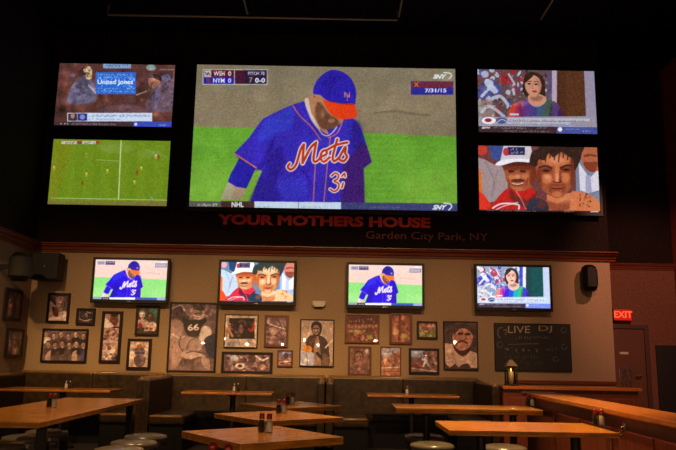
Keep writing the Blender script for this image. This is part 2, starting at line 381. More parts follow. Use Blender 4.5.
    # lettering on the shirt
    L = [[(232, 306), (226, 316), (236, 324), (252, 308), (266, 262), (276, 246)], [(276, 246), (272, 296), (272, 304)], [(272, 304), (296, 258), (314, 240)], [(314, 240), (306, 290), (312, 300), (326, 290)],
         [(326, 286), (346, 276), (344, 264), (332, 270), (328, 288), (338, 300), (356, 286)], [(380, 230), (366, 282), (370, 298), (384, 288)], [(350, 262), (376, 248), (411, 240)],
         [(384, 290), (402, 258), (406, 256), (404, 272), (410, 284), (400, 298), (388, 294)]]
    N3 = [[(362, 344), (374, 335), (384, 342), (380, 354), (370, 360), (384, 368), (382, 384), (370, 392), (358, 385)], [(394, 345), (402, 336), (404, 346)], [(398, 366), (394, 380)]]
    for wd, col in ((4.4, pal['lwhite']), (2.5, pal['letter'])):
        for l in L: P.line(z(l), wd, col, 1, True)
    for wd, col in ((3.6, pal['lwhite']), (1.7, pal['letter'])):
        for l in N3: P.line(z(l), wd, col, 1, True)
def bb_graphics(P, dim=1, small=False):
    W = (230*dim, 232*dim, 238*dim); z = Z((180, 50), 4.5)
    if not small:
        P.rect(202.5, 69, 267.5, 84.5, (190, 190, 180)); P.rect(203.3, 69.7, 234, 76.8, (92, 22, 34)); P.rect(203.3, 76.8, 234, 83.7, (32, 32, 170))
        P.rect(234.8, 69.7, 266.8, 83.7, (42, 26, 66)); P.rect(234.8, 69.7, 245, 83.7, (84, 26, 40), .7)
        P.rect(204, 70.2, 211, 76.6, (220, 220, 220), .8); P.line([(205, 72), (207, 75), (208, 72), (210, 75)], 1, (70, 70, 90))
        P.rect(206, 77.5, 210.5, 83, (150, 60, 40), .6)
        P.text('WSH', 213.5, 71, 224.5, 75.5, W, bold=.02); P.text('0', 228, 71, 231, 75.5, W, bold=.02)
        P.text('NYM', 213, 78, 224.5, 82.5, W, bold=.02); P.text('0', 228, 78, 231, 82.5, W, bold=.02)
        P.text('PITCH 78', 248, 71.4, 264.5, 74.8, (210, 205, 210), bold=.02); P.text('0-0', 255, 77.6, 265, 82.4, W, bold=.03)
        P.text('7', 249, 77, 252.5, 82.5, (180, 150, 60), bold=.02)
        P.rect(411, 81, 453.5, 94.5, (60, 40, 120)); P.rect(412, 81.6, 453, 87, (110, 40, 60)); P.rect(412, 87.5, 453, 93.8, (44, 42, 150))
        P.text('x', 414, 82, 419, 86.5, (230, 120, 40)); P.text('7/31/15', 425, 88.2, 446.5, 92.2, W, bold=.03)
        P.text('SNY', 433, 74, 447, 78.6, W, shear=.4, bold=.05); P.line([(444, 72.3), (450, 73), (451.5, 75.5), (449, 78.6)], 1, W, 1, True)
        P.poly([(180, 200.8), (470, 203.4), (470, 220), (180, 220)], (62, 64, 112))
        P.poly([(180, 200.8), (221, 201.2), (221, 220), (180, 220)], (92, 90, 82)); P.text('2:18pm ET', 197.5, 203.6, 217.5, 206.4, W)
        P.poly([(221, 200.8), (254.3, 201.3), (254.3, 220), (221, 220)], (70, 42, 40)); P.text('NHL', 231.5, 201.8, 243.5, 206.8, W, bold=.03)
        P.poly([(254.3, 201.3), (341, 202.2), (341, 220), (254.3, 220)], (196, 214, 232)); P.line([(298.5, 201), (298.5, 212)], .6, (90, 100, 120))
        P.text('Calgary', 257, 205.8, 269, 208, (110, 120, 140), .7); P.text('Vancouver signs', 301, 205.9, 321, 208.1, (110, 120, 140), .7)
        P.text('6:38 Atlanta 2 Phi', 370, 206, 400, 208.2, (150, 155, 180), .7)
        P.poly([(341, 202.4), (470, 203.4), (470, 220), (341, 220)], (60, 66, 120), .3)
        P.text('SNY', 432.5, 204.6, 447.5, 209.6, W, shear=.4, bold=.05); P.line([(444, 203), (450, 203.8), (451.8, 206.4), (449, 209.8)], 1.1, W, 1, True)
    else:
        P.rect(203, 70.5, 230, 82, (170, 160, 190), .8); P.rect(232, 70, 266, 83, (70, 60, 110), .9); P.text('WSH 0', 206, 71, 229, 76, (60, 40, 120)); P.text('NYM 0', 206, 77, 229, 82, (60, 40, 160))
        P.text('PITCH', 236, 71, 262, 76, W); P.rect(411, 78, 453, 92, (120, 110, 140)); P.rect(413, 80, 450, 90, (190, 180, 200))
        P.text('SNY', 430, 72, 450, 77, (255, 255, 255), shear=.4, bold=.05)
        P.poly([(180, 199), (470, 202), (470, 220), (180, 220)], (60, 90, 190))
        P.rect(180, 199, 221, 220, (150, 170, 190)); P.rect(221, 199.5, 250, 220, (80, 60, 90)); P.rect(250, 200.5, 345, 220, (250, 250, 255)); P.rect(425, 202, 470, 220, (235, 235, 250), .6)
        P.text('NHL', 228, 203, 246, 209, (255, 255, 255))
PAL_BIG = dict(dirt=(136, 122, 96), dirt2=(120, 112, 92), scuff=(104, 90, 68), grass=(100, 158, 48), grass2=(138, 180, 64), grass3=(78, 136, 44), fore=(168, 160, 132), skin=(168, 116, 84), under=(40, 32, 160),
    blue=(54, 40, 172), bluesh=(34, 18, 112), bluehi=(54, 70, 206), maroon=(70, 20, 54), pipe=(196, 104, 74), neck=(206, 186, 170), beard=(84, 50, 36), cap=(44, 32, 166), orange=(224, 62, 22), orsh=(140, 30, 30), logo=(200, 130, 120), lwhite=(236, 214, 206), letter=(176, 54, 30))
PAL_SM = dict(dirt=(250, 214, 200), dirt2=(246, 222, 214), scuff=(232, 170, 160), grass=(150, 232, 130), grass2=(190, 245, 160), grass3=(130, 226, 120), fore=(240, 225, 235), skin=(245, 170, 120), under=(40, 10, 220),
    blue=(34, 4, 226), bluesh=(30, 0, 160), bluehi=(40, 60, 245), maroon=(60, 0, 180), pipe=(190, 130, 240), neck=(255, 215, 210), beard=(100, 50, 50), cap=(34, 30, 160), orange=(255, 120, 40), orsh=(240, 80, 30), logo=(240, 200, 220), lwhite=(255, 250, 255), letter=(246, 225, 250))
def woman(P, bright=False):
    z = Z((470, 60), 5.007)
    rd, bl, wh = ((190, 50, 80), (40, 60, 200), (245, 245, 255)) if bright else ((150, 40, 44), (62, 76, 150), (190, 195, 215))
    br_ = (20, 78, 80) if bright else (86, 50, 30); base = (150, 170, 200) if bright else (96, 70, 70)
    P.rect(460, 50, 620, 140, base)
    C = [rd, bl, wh, wh, (120, 90, 90) if not bright else (200, 150, 180), (60, 40, 60) if not bright else (90, 80, 170)]
    P.blobs(478, 69, 552, 122, 150, 1, 3.6, C, .85, .5)
    P.poly(z([(38, 140), (110, 90), (165, 140), (150, 175), (110, 165), (80, 190), (38, 195)]), bl, .8, soft=.6); P.poly(z([(85, 95), (140, 150), (120, 165), (75, 120)]), wh, .9, True, .5)
    P.line(z([(60, 180), (110, 120), (90, 100)]), 3, wh, .9, True); P.line(z([(100, 200), (150, 180), (190, 220)]), 3.4, wh, .8, True); P.ell(*z([(75, 70)])[0], 4, 3.5, wh, .8, .4); P.ell(*z([(180, 100)])[0], 6, 5, rd, .9, .5)
    P.line(z([(150, 60), (200, 90), (240, 160)]), 3, rd, .8, True); P.line(z([(195, 70), (225, 120)]), 2, wh, .8)
    P.poly(z([(38, 200), (110, 195), (130, 285), (38, 285)]), (214, 222, 225) if bright else (150, 130, 120), .8, soft=.8); P.line(z([(60, 260), (100, 230), (170, 280)]), 3, wh, .8, True)
    P.blobs(478, 69, 550, 116, 110, .4, 1.5, C+[(30, 20, 30)], .7, .2)
    P.rect(*z([(385, 40)])[0], *z([(415, 285)])[0], bl if bright else (90, 76, 110), .8); P.rect(*z([(412, 40)])[0], *z([(437, 285)])[0], (240, 235, 250) if bright else (176, 160, 176))
    P.poly(z([(437, 40), (575, 40), (583, 290), (437, 290)]), br_); P.poly(z([(437, 40), (480, 40), (486, 290), (437, 290)]), (30, 60, 66) if bright else (70, 38, 26), .5, soft=1)
    P.poly(z([(572, 40), (650, 40), (650, 300), (583, 300)]), (200, 210, 240) if bright else (146, 136, 160))
    hair = (60, 40, 40) if bright else (56, 34, 28); sk = (250, 200, 180) if bright else (196, 140, 112)
    P.poly(z([(268, 110), (275, 75), (305, 58), (345, 66), (372, 95), (378, 150), (372, 195), (340, 195), (300, 195), (280, 180), (265, 150)]), hair, smooth=True)
    cols = ([(250, 130, 110), (200, 60, 200), (60, 40, 220), (40, 90, 220), (30, 180, 190), (60, 190, 130), (60, 60, 210), (110, 30, 220)] if bright else [(196, 62, 40), (150, 44, 80), (90, 50, 120), (70, 60, 130), (60, 84, 110), (66, 84, 70), (84, 54, 110), (96, 50, 100)])
    P.clip(z([(188, 292), (196, 255), (212, 222), (250, 204), (295, 192), (340, 200), (375, 192), (425, 206), (452, 232), (474, 292)]), smooth=False, soft=.4)
    for k in range(8):
        x0 = 186+k*37; P.poly(z([(x0-4, 300), (x0+6, 240), (x0+8, 180), (x0+48, 180), (x0+46, 240), (x0+38, 300)]), cols[k], 1, soft=1)
    P.ell(*z([(250, 215)])[0], 9, 2.5, (255, 240, 240), .22, 2); P.line(z([(250, 220), (262, 290)]), 3, (20, 10, 30), .25); P.line(z([(410, 225), (400, 290)]), 3, (20, 10, 30), .3); P.ell(*z([(460, 270)])[0], 4, 6, (20, 10, 40), .4, 1.5)
    P.end()
    P.poly(z([(290, 185), (300, 215), (335, 232), (372, 215), (382, 190), (350, 170), (305, 170)]), sk, smooth=True); P.line(z([(286, 200), (305, 220), (335, 233), (368, 220), (384, 198)]), 1, (220, 210, 215), .25, True)
    P.ell(*z([(335, 190)])[0], 6, 3, (90, 50, 40), .45, 1.2)
    P.poly(z([(276, 115), (284, 85), (315, 74), (345, 90), (358, 125), (350, 160), (328, 184), (300, 172), (282, 148)]), sk, smooth=True)
    P.poly(z([(330, 90), (352, 110), (356, 150), (335, 180), (345, 140)]), (220, 150, 130) if bright else (150, 96, 76), .5, True, .5)
    P.poly(z([(270, 120), (285, 80), (318, 68), (312, 84), (288, 104)]), hair, smooth=True)
    for x, y in ((297, 118), (332, 120)): P.ell(*z([(x, y)])[0], 1.9, .8, (60, 30, 30)); P.line(z([(x-13, y-12), (x+12, y-13)]), .8, hair, .8)
    P.line(z([(314, 118), (312, 138), (320, 142)]), .7, (150, 90, 80), .7, True); P.ell(*z([(325, 156)])[0], 2.5, 1.1, (170, 40, 50)); P.rect(*z([(200, 266)])[0], *z([(245, 276)])[0], wh)
    g = (225, 230, 240) if bright else (186, 182, 190); g2 = (200, 215, 240) if bright else (150, 142, 160)
    P.poly(z([(30, 284), (640, 280), (640, 330), (30, 330)]), g2); P.poly(z([(190, 288), (600, 292), (600, 306), (190, 304)]), g); P.poly(z([(190, 308), (505, 310), (505, 322), (190, 320)]), wh, .7)
    P.text('UNCERTAINTY WILL AFFECT ATHLETES WHO LIKE IT', 509.5, 118.6, 589, 121.2, (70, 70, 130), .9, ang=.012)
    P.text('NEXT ON THE HOUR: FULL REPORT', 512, 122.2, 570, 124, (90, 90, 130), .7, ang=.012)
    P.ell(*z([(95, 302)])[0], 7, 3.6, (236, 230, 235)); P.ell(*z([(92, 300)])[0], 3.6, 2, rd); P.ell(*z([(158, 302)])[0], 5.6, 3.2, (70, 84, 130)); P.line(z([(125, 320), (160, 296), (190, 312)]), 1, wh, .8, True)
    P.poly(z([(30, 327), (435, 330), (435, 380), (30, 380)]), (64, 50, 70) if bright else (62, 40, 44)); P.poly(z([(435, 330), (650, 334), (650, 380), (435, 380)]), (120, 140, 235) if bright else (70, 80, 150))
    P.line(z([(30, 327), (650, 333)]), .7, wh, .8); P.text('ESPN', *z([(60, 333)])[0], *z([(102, 342)])[0], WHT, shear=.3, bold=.05)
    P.text('SPORTS BUSINESS  Headlines', *z([(112, 334)])[0], *z([(280, 342)])[0], WHT, .8, ang=.01); P.text('after practice: camp opens early in the week', *z([(170, 350)])[0], *z([(400, 358)])[0], WHT, .6, ang=.01); P.text('RESULTS', *z([(335, 335)])[0], *z([(385, 343)])[0], WHT, .6)
    P.ell(*z([(452, 346)])[0], 2.2, 2.2, WHT); P.text('preview week one', *z([(480, 342)])[0], *z([(555, 349)])[0], WHT, .6); P.text('WIN 30', *z([(565, 352)])[0], *z([(605, 358)])[0], WHT, .9)
def boxing(P, b=False):
    z = Z((470, 140), 5.007)
    sk = (255, 206, 150) if b else (206, 118, 74); skd = (206, 92, 40) if b else (112, 46, 28); skh = (255, 225, 195) if b else (222, 148, 110)
    hair = (40, 60, 60) if b else (54, 34, 28); rd = (235, 40, 70) if b else (190, 36, 30)
    P.rect(460, 130, 620, 225, (110, 60, 60) if not b else (110, 140, 170))
    P.poly(z([(95, 10), (170, 10), (150, 110), (110, 90)]), (60, 76, 140) if not b else (20, 70, 120)); P.ell(*z([(62, 50)])[0], 5, 5, (190, 60, 50) if not b else (240, 170, 190), 1, .6)
    P.poly(z([(35, 110), (60, 92), (120, 120), (170, 140), (190, 230), (180, 290), (35, 300)]), (206, 222, 240) if b else (160, 138, 140), smooth=True)
    P.line(z([(80, 110), (120, 200), (110, 280)]), 2, (130, 110, 116) if not b else (150, 180, 220), .5, True); P.line(z([(140, 150), (120, 230)]), 2, (130, 110, 116), .4, True)
    P.poly(z([(35, 130), (58, 160), (65, 300), (35, 310)]), (214, 110, 40) if not b else (250, 130, 60), soft=.6); P.poly(z([(30, 250), (70, 270), (110, 330), (120, 370), (30, 370)]), (220, 52, 34) if not b else (255, 80, 30), soft=.4)
    P.poly(z([(95, 370), (130, 300), (190, 240), (240, 250), (310, 230), (340, 370)]), rd, smooth=True)
    P.poly(z([(200, 235), (235, 280), (290, 300), (335, 260), (330, 360), (250, 330), (200, 290)]), (80, 40, 36) if not b else (60, 20, 50), .7, soft=.8)
    P.line(z([(115, 340), (160, 318), (240, 322), (245, 345)]), 1.4, (230, 220, 225), 1, True); P.line(z([(130, 350), (170, 330), (240, 312)]), 1, (230, 220, 225), .8, True); P.line(z([(230, 250), (260, 300), (280, 345)]), 1, (240, 200, 200), .5)
    f1 = z([(172, 105), (176, 170), (186, 210), (205, 238), (240, 254), (278, 250), (312, 228), (328, 180), (328, 105)]); mid = tuple((a+c)/2 for a, c in zip(sk, skd)); P.poly(f1, mid, smooth=True); P.clip(f1)
    P.rect(*z([(160, 95)])[0], *z([(335, 150)])[0], skd, .95, 1.6); P.rect(*z([(160, 95)])[0], *z([(335, 128)])[0], (60, 26, 20) if not b else (150, 60, 40), .6, 1.2)
    P.ell(*z([(212, 186)])[0], 4.2, 2.6, sk, .85, 1.2); P.ell(*z([(278, 182)])[0], 4.2, 2.8, sk, .8, 1.2); P.ell(*z([(240, 182)])[0], 2.4, 2.4, skh, .8, .8); P.ell(*z([(318, 190)])[0], 4, 10, skd, .8, 1.6); P.ell(*z([(235, 246)])[0], 7, 2.4, sk, .6, 1)
    for x in (207, 266): P.ell(*z([(x, 156)])[0], 3.2, 1.3, (50, 24, 20), .85, .5)
    P.ell(*z([(240, 202)])[0], 7, 1.7, (70, 34, 26), .8, .6); P.line(z([(214, 216), (240, 221), (266, 214)]), 1.2, (226, 180, 164), .85, True); P.line(z([(214, 222), (240, 229), (266, 220)]), 1, (90, 40, 30), .7, True); P.line(z([(192, 190), (200, 222)]), 1, skd, .7); P.line(z([(290, 188), (284, 222)]), 1, skd, .7)
    P.end()
    capc = (255, 250, 255) if b else (206, 196, 206)
    P.poly(z([(152, 105), (168, 30), (190, 5), (300, 5), (312, 60), (316, 104), (240, 100), (180, 112)]), capc); P.poly(z([(128, 122), (160, 100), (240, 92), (318, 100), (316, 112), (230, 108), (160, 126)]), (236, 230, 240) if not b else (255, 255, 255), smooth=True)
    P.rect(*z([(188, 34)])[0], *z([(276, 74)])[0], (44, 36, 84)); P.text('NEW YORK', *z([(205, 38)])[0], *z([(270, 52)])[0], WHT, bold=.03); P.text('NATIONAL', *z([(205, 56)])[0], *z([(268, 69)])[0], WHT, bold=.03); P.ell(*z([(181, 58)])[0], 3, 4, (180, 40, 50), .9)
    # man at the right edge
    P.poly(z([(530, 130), (560, 90), (660, 100), (660, 370), (535, 370)]), (120, 128, 150) if not b else (170, 195, 240)); P.poly(z([(545, 110), (600, 190), (650, 140), (650, 250), (590, 265), (552, 250)]), (214, 208, 222) if not b else (250, 252, 255)); P.poly(z([(580, 175), (604, 175), (612, 262), (580, 262)]), (160, 160, 190) if not b else (200, 215, 250))
    P.poly(z([(558, 60), (560, 20), (660, 20), (660, 130), (625, 158), (585, 150), (562, 110)]), (176, 96, 64) if not b else (225, 130, 110), smooth=True); P.line(z([(575, 80), (600, 74), (630, 78)]), 2.2, (80, 30, 20), .6, True); P.poly(z([(568, 112), (600, 108), (640, 112), (625, 158), (590, 150)]), (110, 44, 30), .7, True, .5)
    # bare-shouldered man in the middle
    P.poly(z([(330, 370), (350, 330), (385, 300), (395, 270), (500, 265), (515, 255), (570, 262), (640, 300), (660, 370)]), sk, smooth=True); P.poly(z([(380, 300), (440, 318), (505, 290), (500, 345), (450, 360), (390, 345)]), skd, .6, soft=1)
    P.poly(z([(316, 135), (330, 130), (342, 185), (326, 185)]), skd, smooth=True)
    f2 = z([(330, 120), (345, 75), (400, 60), (480, 60), (520, 90), (528, 150), (515, 212), (490, 258), (455, 288), (420, 286), (380, 262), (342, 212)]); P.poly(f2, mid, smooth=True); P.clip(f2)
    P.ell(*z([(432, 100)])[0], 14, 6, sk, .9, 2.2); P.ell(*z([(436, 98)])[0], 7, 3, skh, .7, 1.6); P.ell(*z([(385, 192)])[0], 6, 5, sk, .9, 1.8); P.ell(*z([(478, 188)])[0], 5.4, 5, sk, .85, 1.8); P.ell(*z([(390, 185)])[0], 3.2, 2.2, skh, .7, 1.2)
    P.ell(*z([(522, 170)])[0], 4, 18, skd, .9, 2); P.ell(*z([(345, 200)])[0], 3.4, 12, skd, .85, 2); P.ell(*z([(380, 150)])[0], 6.5, 2.4, skd, .85, 1); P.ell(*z([(484, 146)])[0], 6.5, 2.4, skd, .85, 1)
    P.poly(z([(428, 130), (444, 130), (450, 190), (440, 206), (426, 200)]), sk, .9, True, .8); P.ell(*z([(438, 188)])[0], 1.4, 5, skh, .9, .7); P.poly(z([(450, 150), (462, 195), (458, 210), (448, 206)]), skd, .7, True, .8)
    P.ell(*z([(437, 225)])[0], 5, 1.2, skd, .6, .6); P.ell(*z([(437, 272)])[0], 5, 2.4, sk, .8, 1); P.ell(*z([(405, 240)])[0], 2, 5, skd, .5, 1); P.ell(*z([(470, 240)])[0], 2, 5, skd, .55, 1)
    P.end()
    P.poly(z([(300, 120), (310, 60), (345, 40), (330, 5), (560, 5), (560, 70), (545, 120), (525, 150), (518, 100), (490, 78), (455, 60), (420, 86), (395, 66), (375, 100), (345, 96), (335, 130)]), hair, smooth=True)
    for k in range(9): P.line(z([(340+k*22, 50), (335+k*22, 88+(k % 3)*10)]), 1.4, hair, .8)
    P.line(z([(350, 136), (380, 129), (410, 140)]), 2, hair, .9, True); P.line(z([(456, 139), (486, 126), (512, 129)]), 2, hair, .9, True)
    for x, y in ((383, 154), (484, 148)): P.ell(*z([(x, y)])[0], 3.2, 1, (40, 20, 20), .95, .3); P.ell(*z([(x, y+11)])[0], 3.6, .8, skd, .5, .5)
    P.line(z([(420, 206), (430, 211), (452, 211), (460, 204)]), 1.3, (90, 40, 30), .85, True); P.poly(z([(410, 241), (424, 234), (437, 237), (452, 234), (464, 241), (450, 254), (424, 254)]), (156, 66, 52) if not b else (216, 90, 84), smooth=True, soft=.3); P.line(z([(412, 242), (437, 244), (462, 241)]), .9, (60, 20, 20))
    P.poly(z([(285, 350), (300, 300), (340, 290), (385, 310), (395, 350), (370, 372), (300, 372)]), (50, 50, 66) if not b else (10, 60, 90), smooth=True)
    P.blobs(579.5, 193, 591, 206, 34, .5, 1.6, [skd, (110, 46, 34) if not b else (190, 90, 60), sk], .75, .4); P.ell(*z([(480, 300)])[0], 9, 3, skh, .4, 2); P.ell(*z([(360, 320)])[0], 5, 4, skd, .6, 1.6)
    P.poly(z([(35, 347), (660, 355), (660, 380), (35, 380)]), (50, 30, 34) if not b else (60, 40, 90)); P.text('TOP STORIES', *z([(85, 350)])[0], *z([(130, 356)])[0], WHT, .7); P.text('Saturday  9 PM ET  Live on', *z([(150, 350)])[0], *z([(330, 358)])[0], WHT, .7, ang=.01); P.text('TONIGHT', *z([(470, 354)])[0], *z([(520, 360)])[0], WHT, .7); P.rect(*z([(605, 355)])[0], *z([(645, 361)])[0], WHT, .8)
def talkshow(P):
    z = Z((50, 58), 5.2); P.rect(40, 50, 190, 140, (88, 52, 46))
    P.blobs(56, 64, 176, 124, 60, 2, 8, [(70, 38, 34), (104, 62, 52), (84, 60, 64)], .5, 1.2)
    P.poly(z([(90, 230), (130, 120), (170, 95), (215, 110), (240, 190), (220, 230)]), (84, 84, 112), .85, True, .8); P.poly(z([(105, 160), (140, 120), (150, 180)]), (120, 120, 150), .7, True, .6)
    P.poly(z([(175, 80), (180, 50), (205, 42), (218, 70), (210, 105), (190, 108)]), (206, 176, 130), smooth=True); P.poly(z([(150, 90), (155, 60), (182, 50), (180, 100)]), (60, 34, 30), smooth=True); P.blobs(84, 67, 92, 79, 24, .5, 1.5, [(120, 84, 66), (226, 200, 160), (70, 44, 40)], .7, .4); P.blobs(70, 72, 96, 100, 50, .8, 2.6, [(110, 110, 140), (60, 50, 66), (86, 66, 70)], .55, .7); P.line(z([(200, 140), (235, 180)]), 2, (150, 140, 160), .8)
    P.poly(z([(500, 260), (530, 160), (560, 130), (610, 110), (645, 150), (640, 270)]), (104, 86, 104), .85, True, .8); P.poly(z([(555, 150), (580, 140), (560, 250), (540, 250)]), (130, 120, 170), .7, True, .6)
    P.poly(z([(510, 110), (530, 90), (570, 95), (572, 130), (550, 155), (520, 150)]), (158, 104, 82), smooth=True); P.poly(z([(515, 100), (540, 82), (575, 95), (575, 120), (545, 105)]), (50, 30, 26), smooth=True); P.line(z([(450, 190), (500, 172)]), 1.6, (170, 140, 130), .9)
    P.ell(*z([(525, 48)])[0], 5, 3, (140, 170, 160), .8, .4); P.ell(*z([(603, 100)])[0], 4.5, 3.6, (110, 120, 170), .7, .5); P.rect(*z([(570, 55)])[0], *z([(645, 62)])[0], (150, 130, 140), .6); P.line(z([(645, 60), (640, 150)]), .6, (160, 150, 160), .6)
    P.poly(z([(250, 280), (330, 245), (460, 250), (510, 285)]), (110, 80, 90), .7, True, .8)
    P.blobs(148, 76, 174, 108, 60, .8, 2.8, [(130, 110, 130), (70, 44, 50), (110, 80, 80)], .5, .7); P.mottle(160, 1, 5, .22)
    for x in (225, 285, 470): P.rect(*z([(x, 210)])[0], *z([(x+14, 226)])[0], (130, 96, 84), .6)
    P.rect(*z([(275, 28)])[0], *z([(420, 52)])[0], (130, 160, 200)); P.text('SPORTS TALK', *z([(290, 32)])[0], *z([(405, 46)])[0], (40, 60, 120))
    P.rect(*z([(238, 72)])[0], *z([(445, 186)])[0], (44, 106, 210)); P.blobs(97, 73, 135, 92, 60, .4, 1.2, [(110, 170, 240), (30, 70, 170), (190, 220, 250)], .7, 0)
    for yy in (80, 94, 152, 168): P.text('united jones league', *z([(246, yy)])[0], *z([(436, yy+10)])[0], (190, 220, 250), .75)
    P.text('United Jones', *z([(246, 110)])[0], *z([(430, 142)])[0], (240, 250, 255), bold=.02)
    P.rect(*z([(88, 284)])[0], *z([(530, 328)])[0], (206, 220, 245)); P.rect(*z([(92, 287)])[0], *z([(140, 325)])[0], (70, 50, 60)); P.rect(*z([(142, 287)])[0], *z([(192, 325)])[0], (50, 50, 120)); P.ell(*z([(116, 300)])[0], 2, 2.6, (170, 130, 110)); P.ell(*z([(167, 305)])[0], 2.6, 2.6, (130, 140, 210))
    P.text('Jones Negotiates Extension with Bears, Rams', *z([(198, 292)])[0], *z([(525, 306)])[0], (50, 70, 130)); P.text('Thursday 6pm Eastern Time', *z([(198, 312)])[0], *z([(365, 321)])[0], (90, 110, 160))
    P.rect(20, 58+331/5.2, 50+432/5.2, 140, (70, 46, 52)); P.rect(50+432/5.2, 58+331/5.2, 190, 140, (60, 76, 190)); P.text('NEWS', *z([(48, 336)])[0], *z([(95, 344)])[0], WHT, .9); P.text('Spring training results and notes from the league office', *z([(110, 336)])[0], *z([(340, 345)])[0], WHT, .6, ang=.01); P.rect(*z([(438, 336)])[0], *z([(452, 350)])[0], WHT, .9); P.text('LIVE', *z([(565, 344)])[0], *z([(600, 352)])[0], WHT, .8)
def soccer(P):
    z = Z((40, 120), 4.5); P.rect(30, 120, 190, 220, (104, 134, 26))
    for k in range(7): P.poly(z([(40+k*80, 85), (80+k*80, 85), (70+k*80, 390), (26+k*80, 390)]), (118, 146, 34), .35, soft=1.2)
    P.poly(z([(50, 85), (160, 85), (60, 390), (30, 390)]), (140, 120, 20), .35, soft=5); P.ell(*z([(340, 125)])[0], 18, 5, (140, 160, 90), .4, 3); P.ell(*z([(490, 150)])[0], 12, 4, (140, 160, 90), .35, 3)
    P.line(z([(364, 90), (352, 356)]), 1, (196, 210, 150)); P.line(z([(50, 350), (570, 360)]), .7, (180, 196, 130), .9); P.line(z([(250, 178), (358, 184)]), .6, (170, 190, 120), .7); P.line(z([(480, 135), (560, 160), (575, 180)]), .5, (170, 190, 120), .5)
    P.poly(z([(30, 362), (580, 366), (580, 395), (30, 395)]), (120, 112, 50)); P.rect(*z([(95, 94)])[0], *z([(265, 107)])[0], (190, 190, 170)); P.rect(*z([(165, 94)])[0], *z([(188, 107)])[0], (150, 50, 40)); P.rect(*z([(250, 94)])[0], *z([(266, 107)])[0], (170, 50, 40)); P.text('ARS 0', *z([(110, 97)])[0], *z([(160, 105)])[0], (60, 60, 60)); P.text('CHE 0', *z([(195, 97)])[0], *z([(246, 105)])[0], (60, 60, 60))
    Y = (206, 198, 76); O = (150, 50, 20)
    for x, y, c in ((190, 280, O), (208, 240, Y), (302, 225, Y), (455, 212, Y), (436, 235, O), (424, 275, Y), (520, 158, (220, 200, 150)), (533, 165, O), (62, 210, Y), (208, 152, (150, 150, 60))):
        P.ell(*z([(x, y-8)])[0], .6, .6, (90, 60, 40), .8); P.ell(*z([(x, y)])[0], 1, 1.5, c, .85, .3); P.line(z([(x-2, y+6), (x-4, y+14)]), .6, c, .6); P.line(z([(x+2, y+6), (x+4, y+14)]), .6, c, .6)
    P.poly(z([(490, 360), (502, 342), (514, 360)]), (130, 150, 140), .8); P.line(z([(60, 330), (58, 355)]), 2, (130, 120, 70), .6)
# ------------------------------------------------------------------ televisions
def television(label, quad, painter, npx, strength, bez, group, depth=.07, palette_soft=.6, logo=False):
    Yf = YW-.15 if quad[0][1] < 220 else YW-.17
    c, W, H = fit(*quad, Yf); t = thing('television', label, 'television', (c.x, Yf, c.z-H/2), 0, group)
    bm = B(); bx, bt, bb = bez
    box(bm, -W/2-bx, W/2+bx, .02, depth, -bb, H+bt, .006); obj('housing', bm, M_PLAST, t)
    bm = B(); fr = -.004
    box(bm, -W/2-bx, -W/2, fr, .02, -bb, H+bt, .003); box(bm, W/2, W/2+bx, fr, .02, -bb, H+bt, .003)
    box(bm, -W/2-.001, W/2+.001, fr, .02, H, H+bt, .003); box(bm, -W/2-.001, W/2+.001, fr, .02, -bb, 0, .003)
    f = obj('bezel', bm, M_PLAST, t)
    if logo:
        lg = obj('brand_strip', box(B(), -.028, .028, fr-.002, fr+.001, -bb*.65, -bb*.4), M_CHROME, t); lg['label'] = 'small silver strip on the lower bezel'
    obj('wall_bracket', box(B(), -W*.2, W*.2, depth, YW-Yf-.0005, H*.25, H*.75, .004), M_IRON, t)
    q = world_quad(c, W, H, Yf); w = npx; hh = int(npx*H/W)
    P = Pic(w, hh, painter[1] or q); painter[0](P); P.soften(palette_soft); P.noise(*painter[2]); P.noise(5, 2.2, False)
    pic_mesh('screen', P, W, H, screenmat('screen_glow', strength), t, y=.012); return t
bigq = [(197, 65), (455.5, 68), (457, 210.5), (189, 207)]
GU = 'large screens on the black upper wall'; GS = 'small televisions on the beige wall'
television('giant central screen on the black wall showing a baseball pitcher in a blue jersey', bigq,
    (lambda P: (baseball(P, PAL_BIG), P.mottle(240, 1.5, 10, .05), bb_graphics(P)), None, (6, 1.2)), 440, .95, (.06, .06, .07), GU, logo=False)
television('upper left screen showing a dim talk show with a blue panel', [(58.8, 63.5), (174.8, 64.2), (171.8, 127), (54.2, 125.2)], (talkshow, None, (5, 1.5)), 230, .95, (.04, .04, .05), GU)
television('lower left large screen showing a green soccer pitch', [(52.8, 139.8), (170, 140), (167.2, 205.6), (47.8, 204.6)], (soccer, None, (5, 1.5)), 230, 1, (.04, .04, .05), GU)
television('upper right large screen showing a news woman beside football players', [(477.6, 69), (594.8, 71), (597, 134.3), (478.6, 131.8)], (woman, None, (5, 1.5)), 230, 1, (.04, .04, .05), GU)
television('lower right large screen showing a close-up of a boxer and man in white cap', [(478, 145), (597.8, 147.6), (600, 212.4), (479.6, 211)], (boxing, None, (5, 1.5)), 230, 1, (.04, .04, .05), GU)
bb = lambda P: (baseball(P, PAL_SM), bb_graphics(P, small=True))
bigQ = world_quad(*(lambda c, W, H: (c, W, H, YW-.15))(*fit(*bigq, YW-.15)))
sm1 = [(94.5, 259.8), (167.3, 260.2), (165.6, 299.8), (93.6, 299.4)]
television('leftmost small television, showing the blue-jersey pitcher', sm1, (bb, bigQ, (4, 1.2)), 150, 1.05, (.035, .035, .05), GS, logo=True)
sm2 = [(220.8, 262.2), (293.8, 262.7), (293.4, 302.2), (220.2, 301.5)]
def boxq(): return world_quad(*(lambda c, W, H: (c, W, H, YW-.15))(*fit((478, 145), (597.8, 147.6), (600, 212.4), (479.6, 211), YW-.15)))
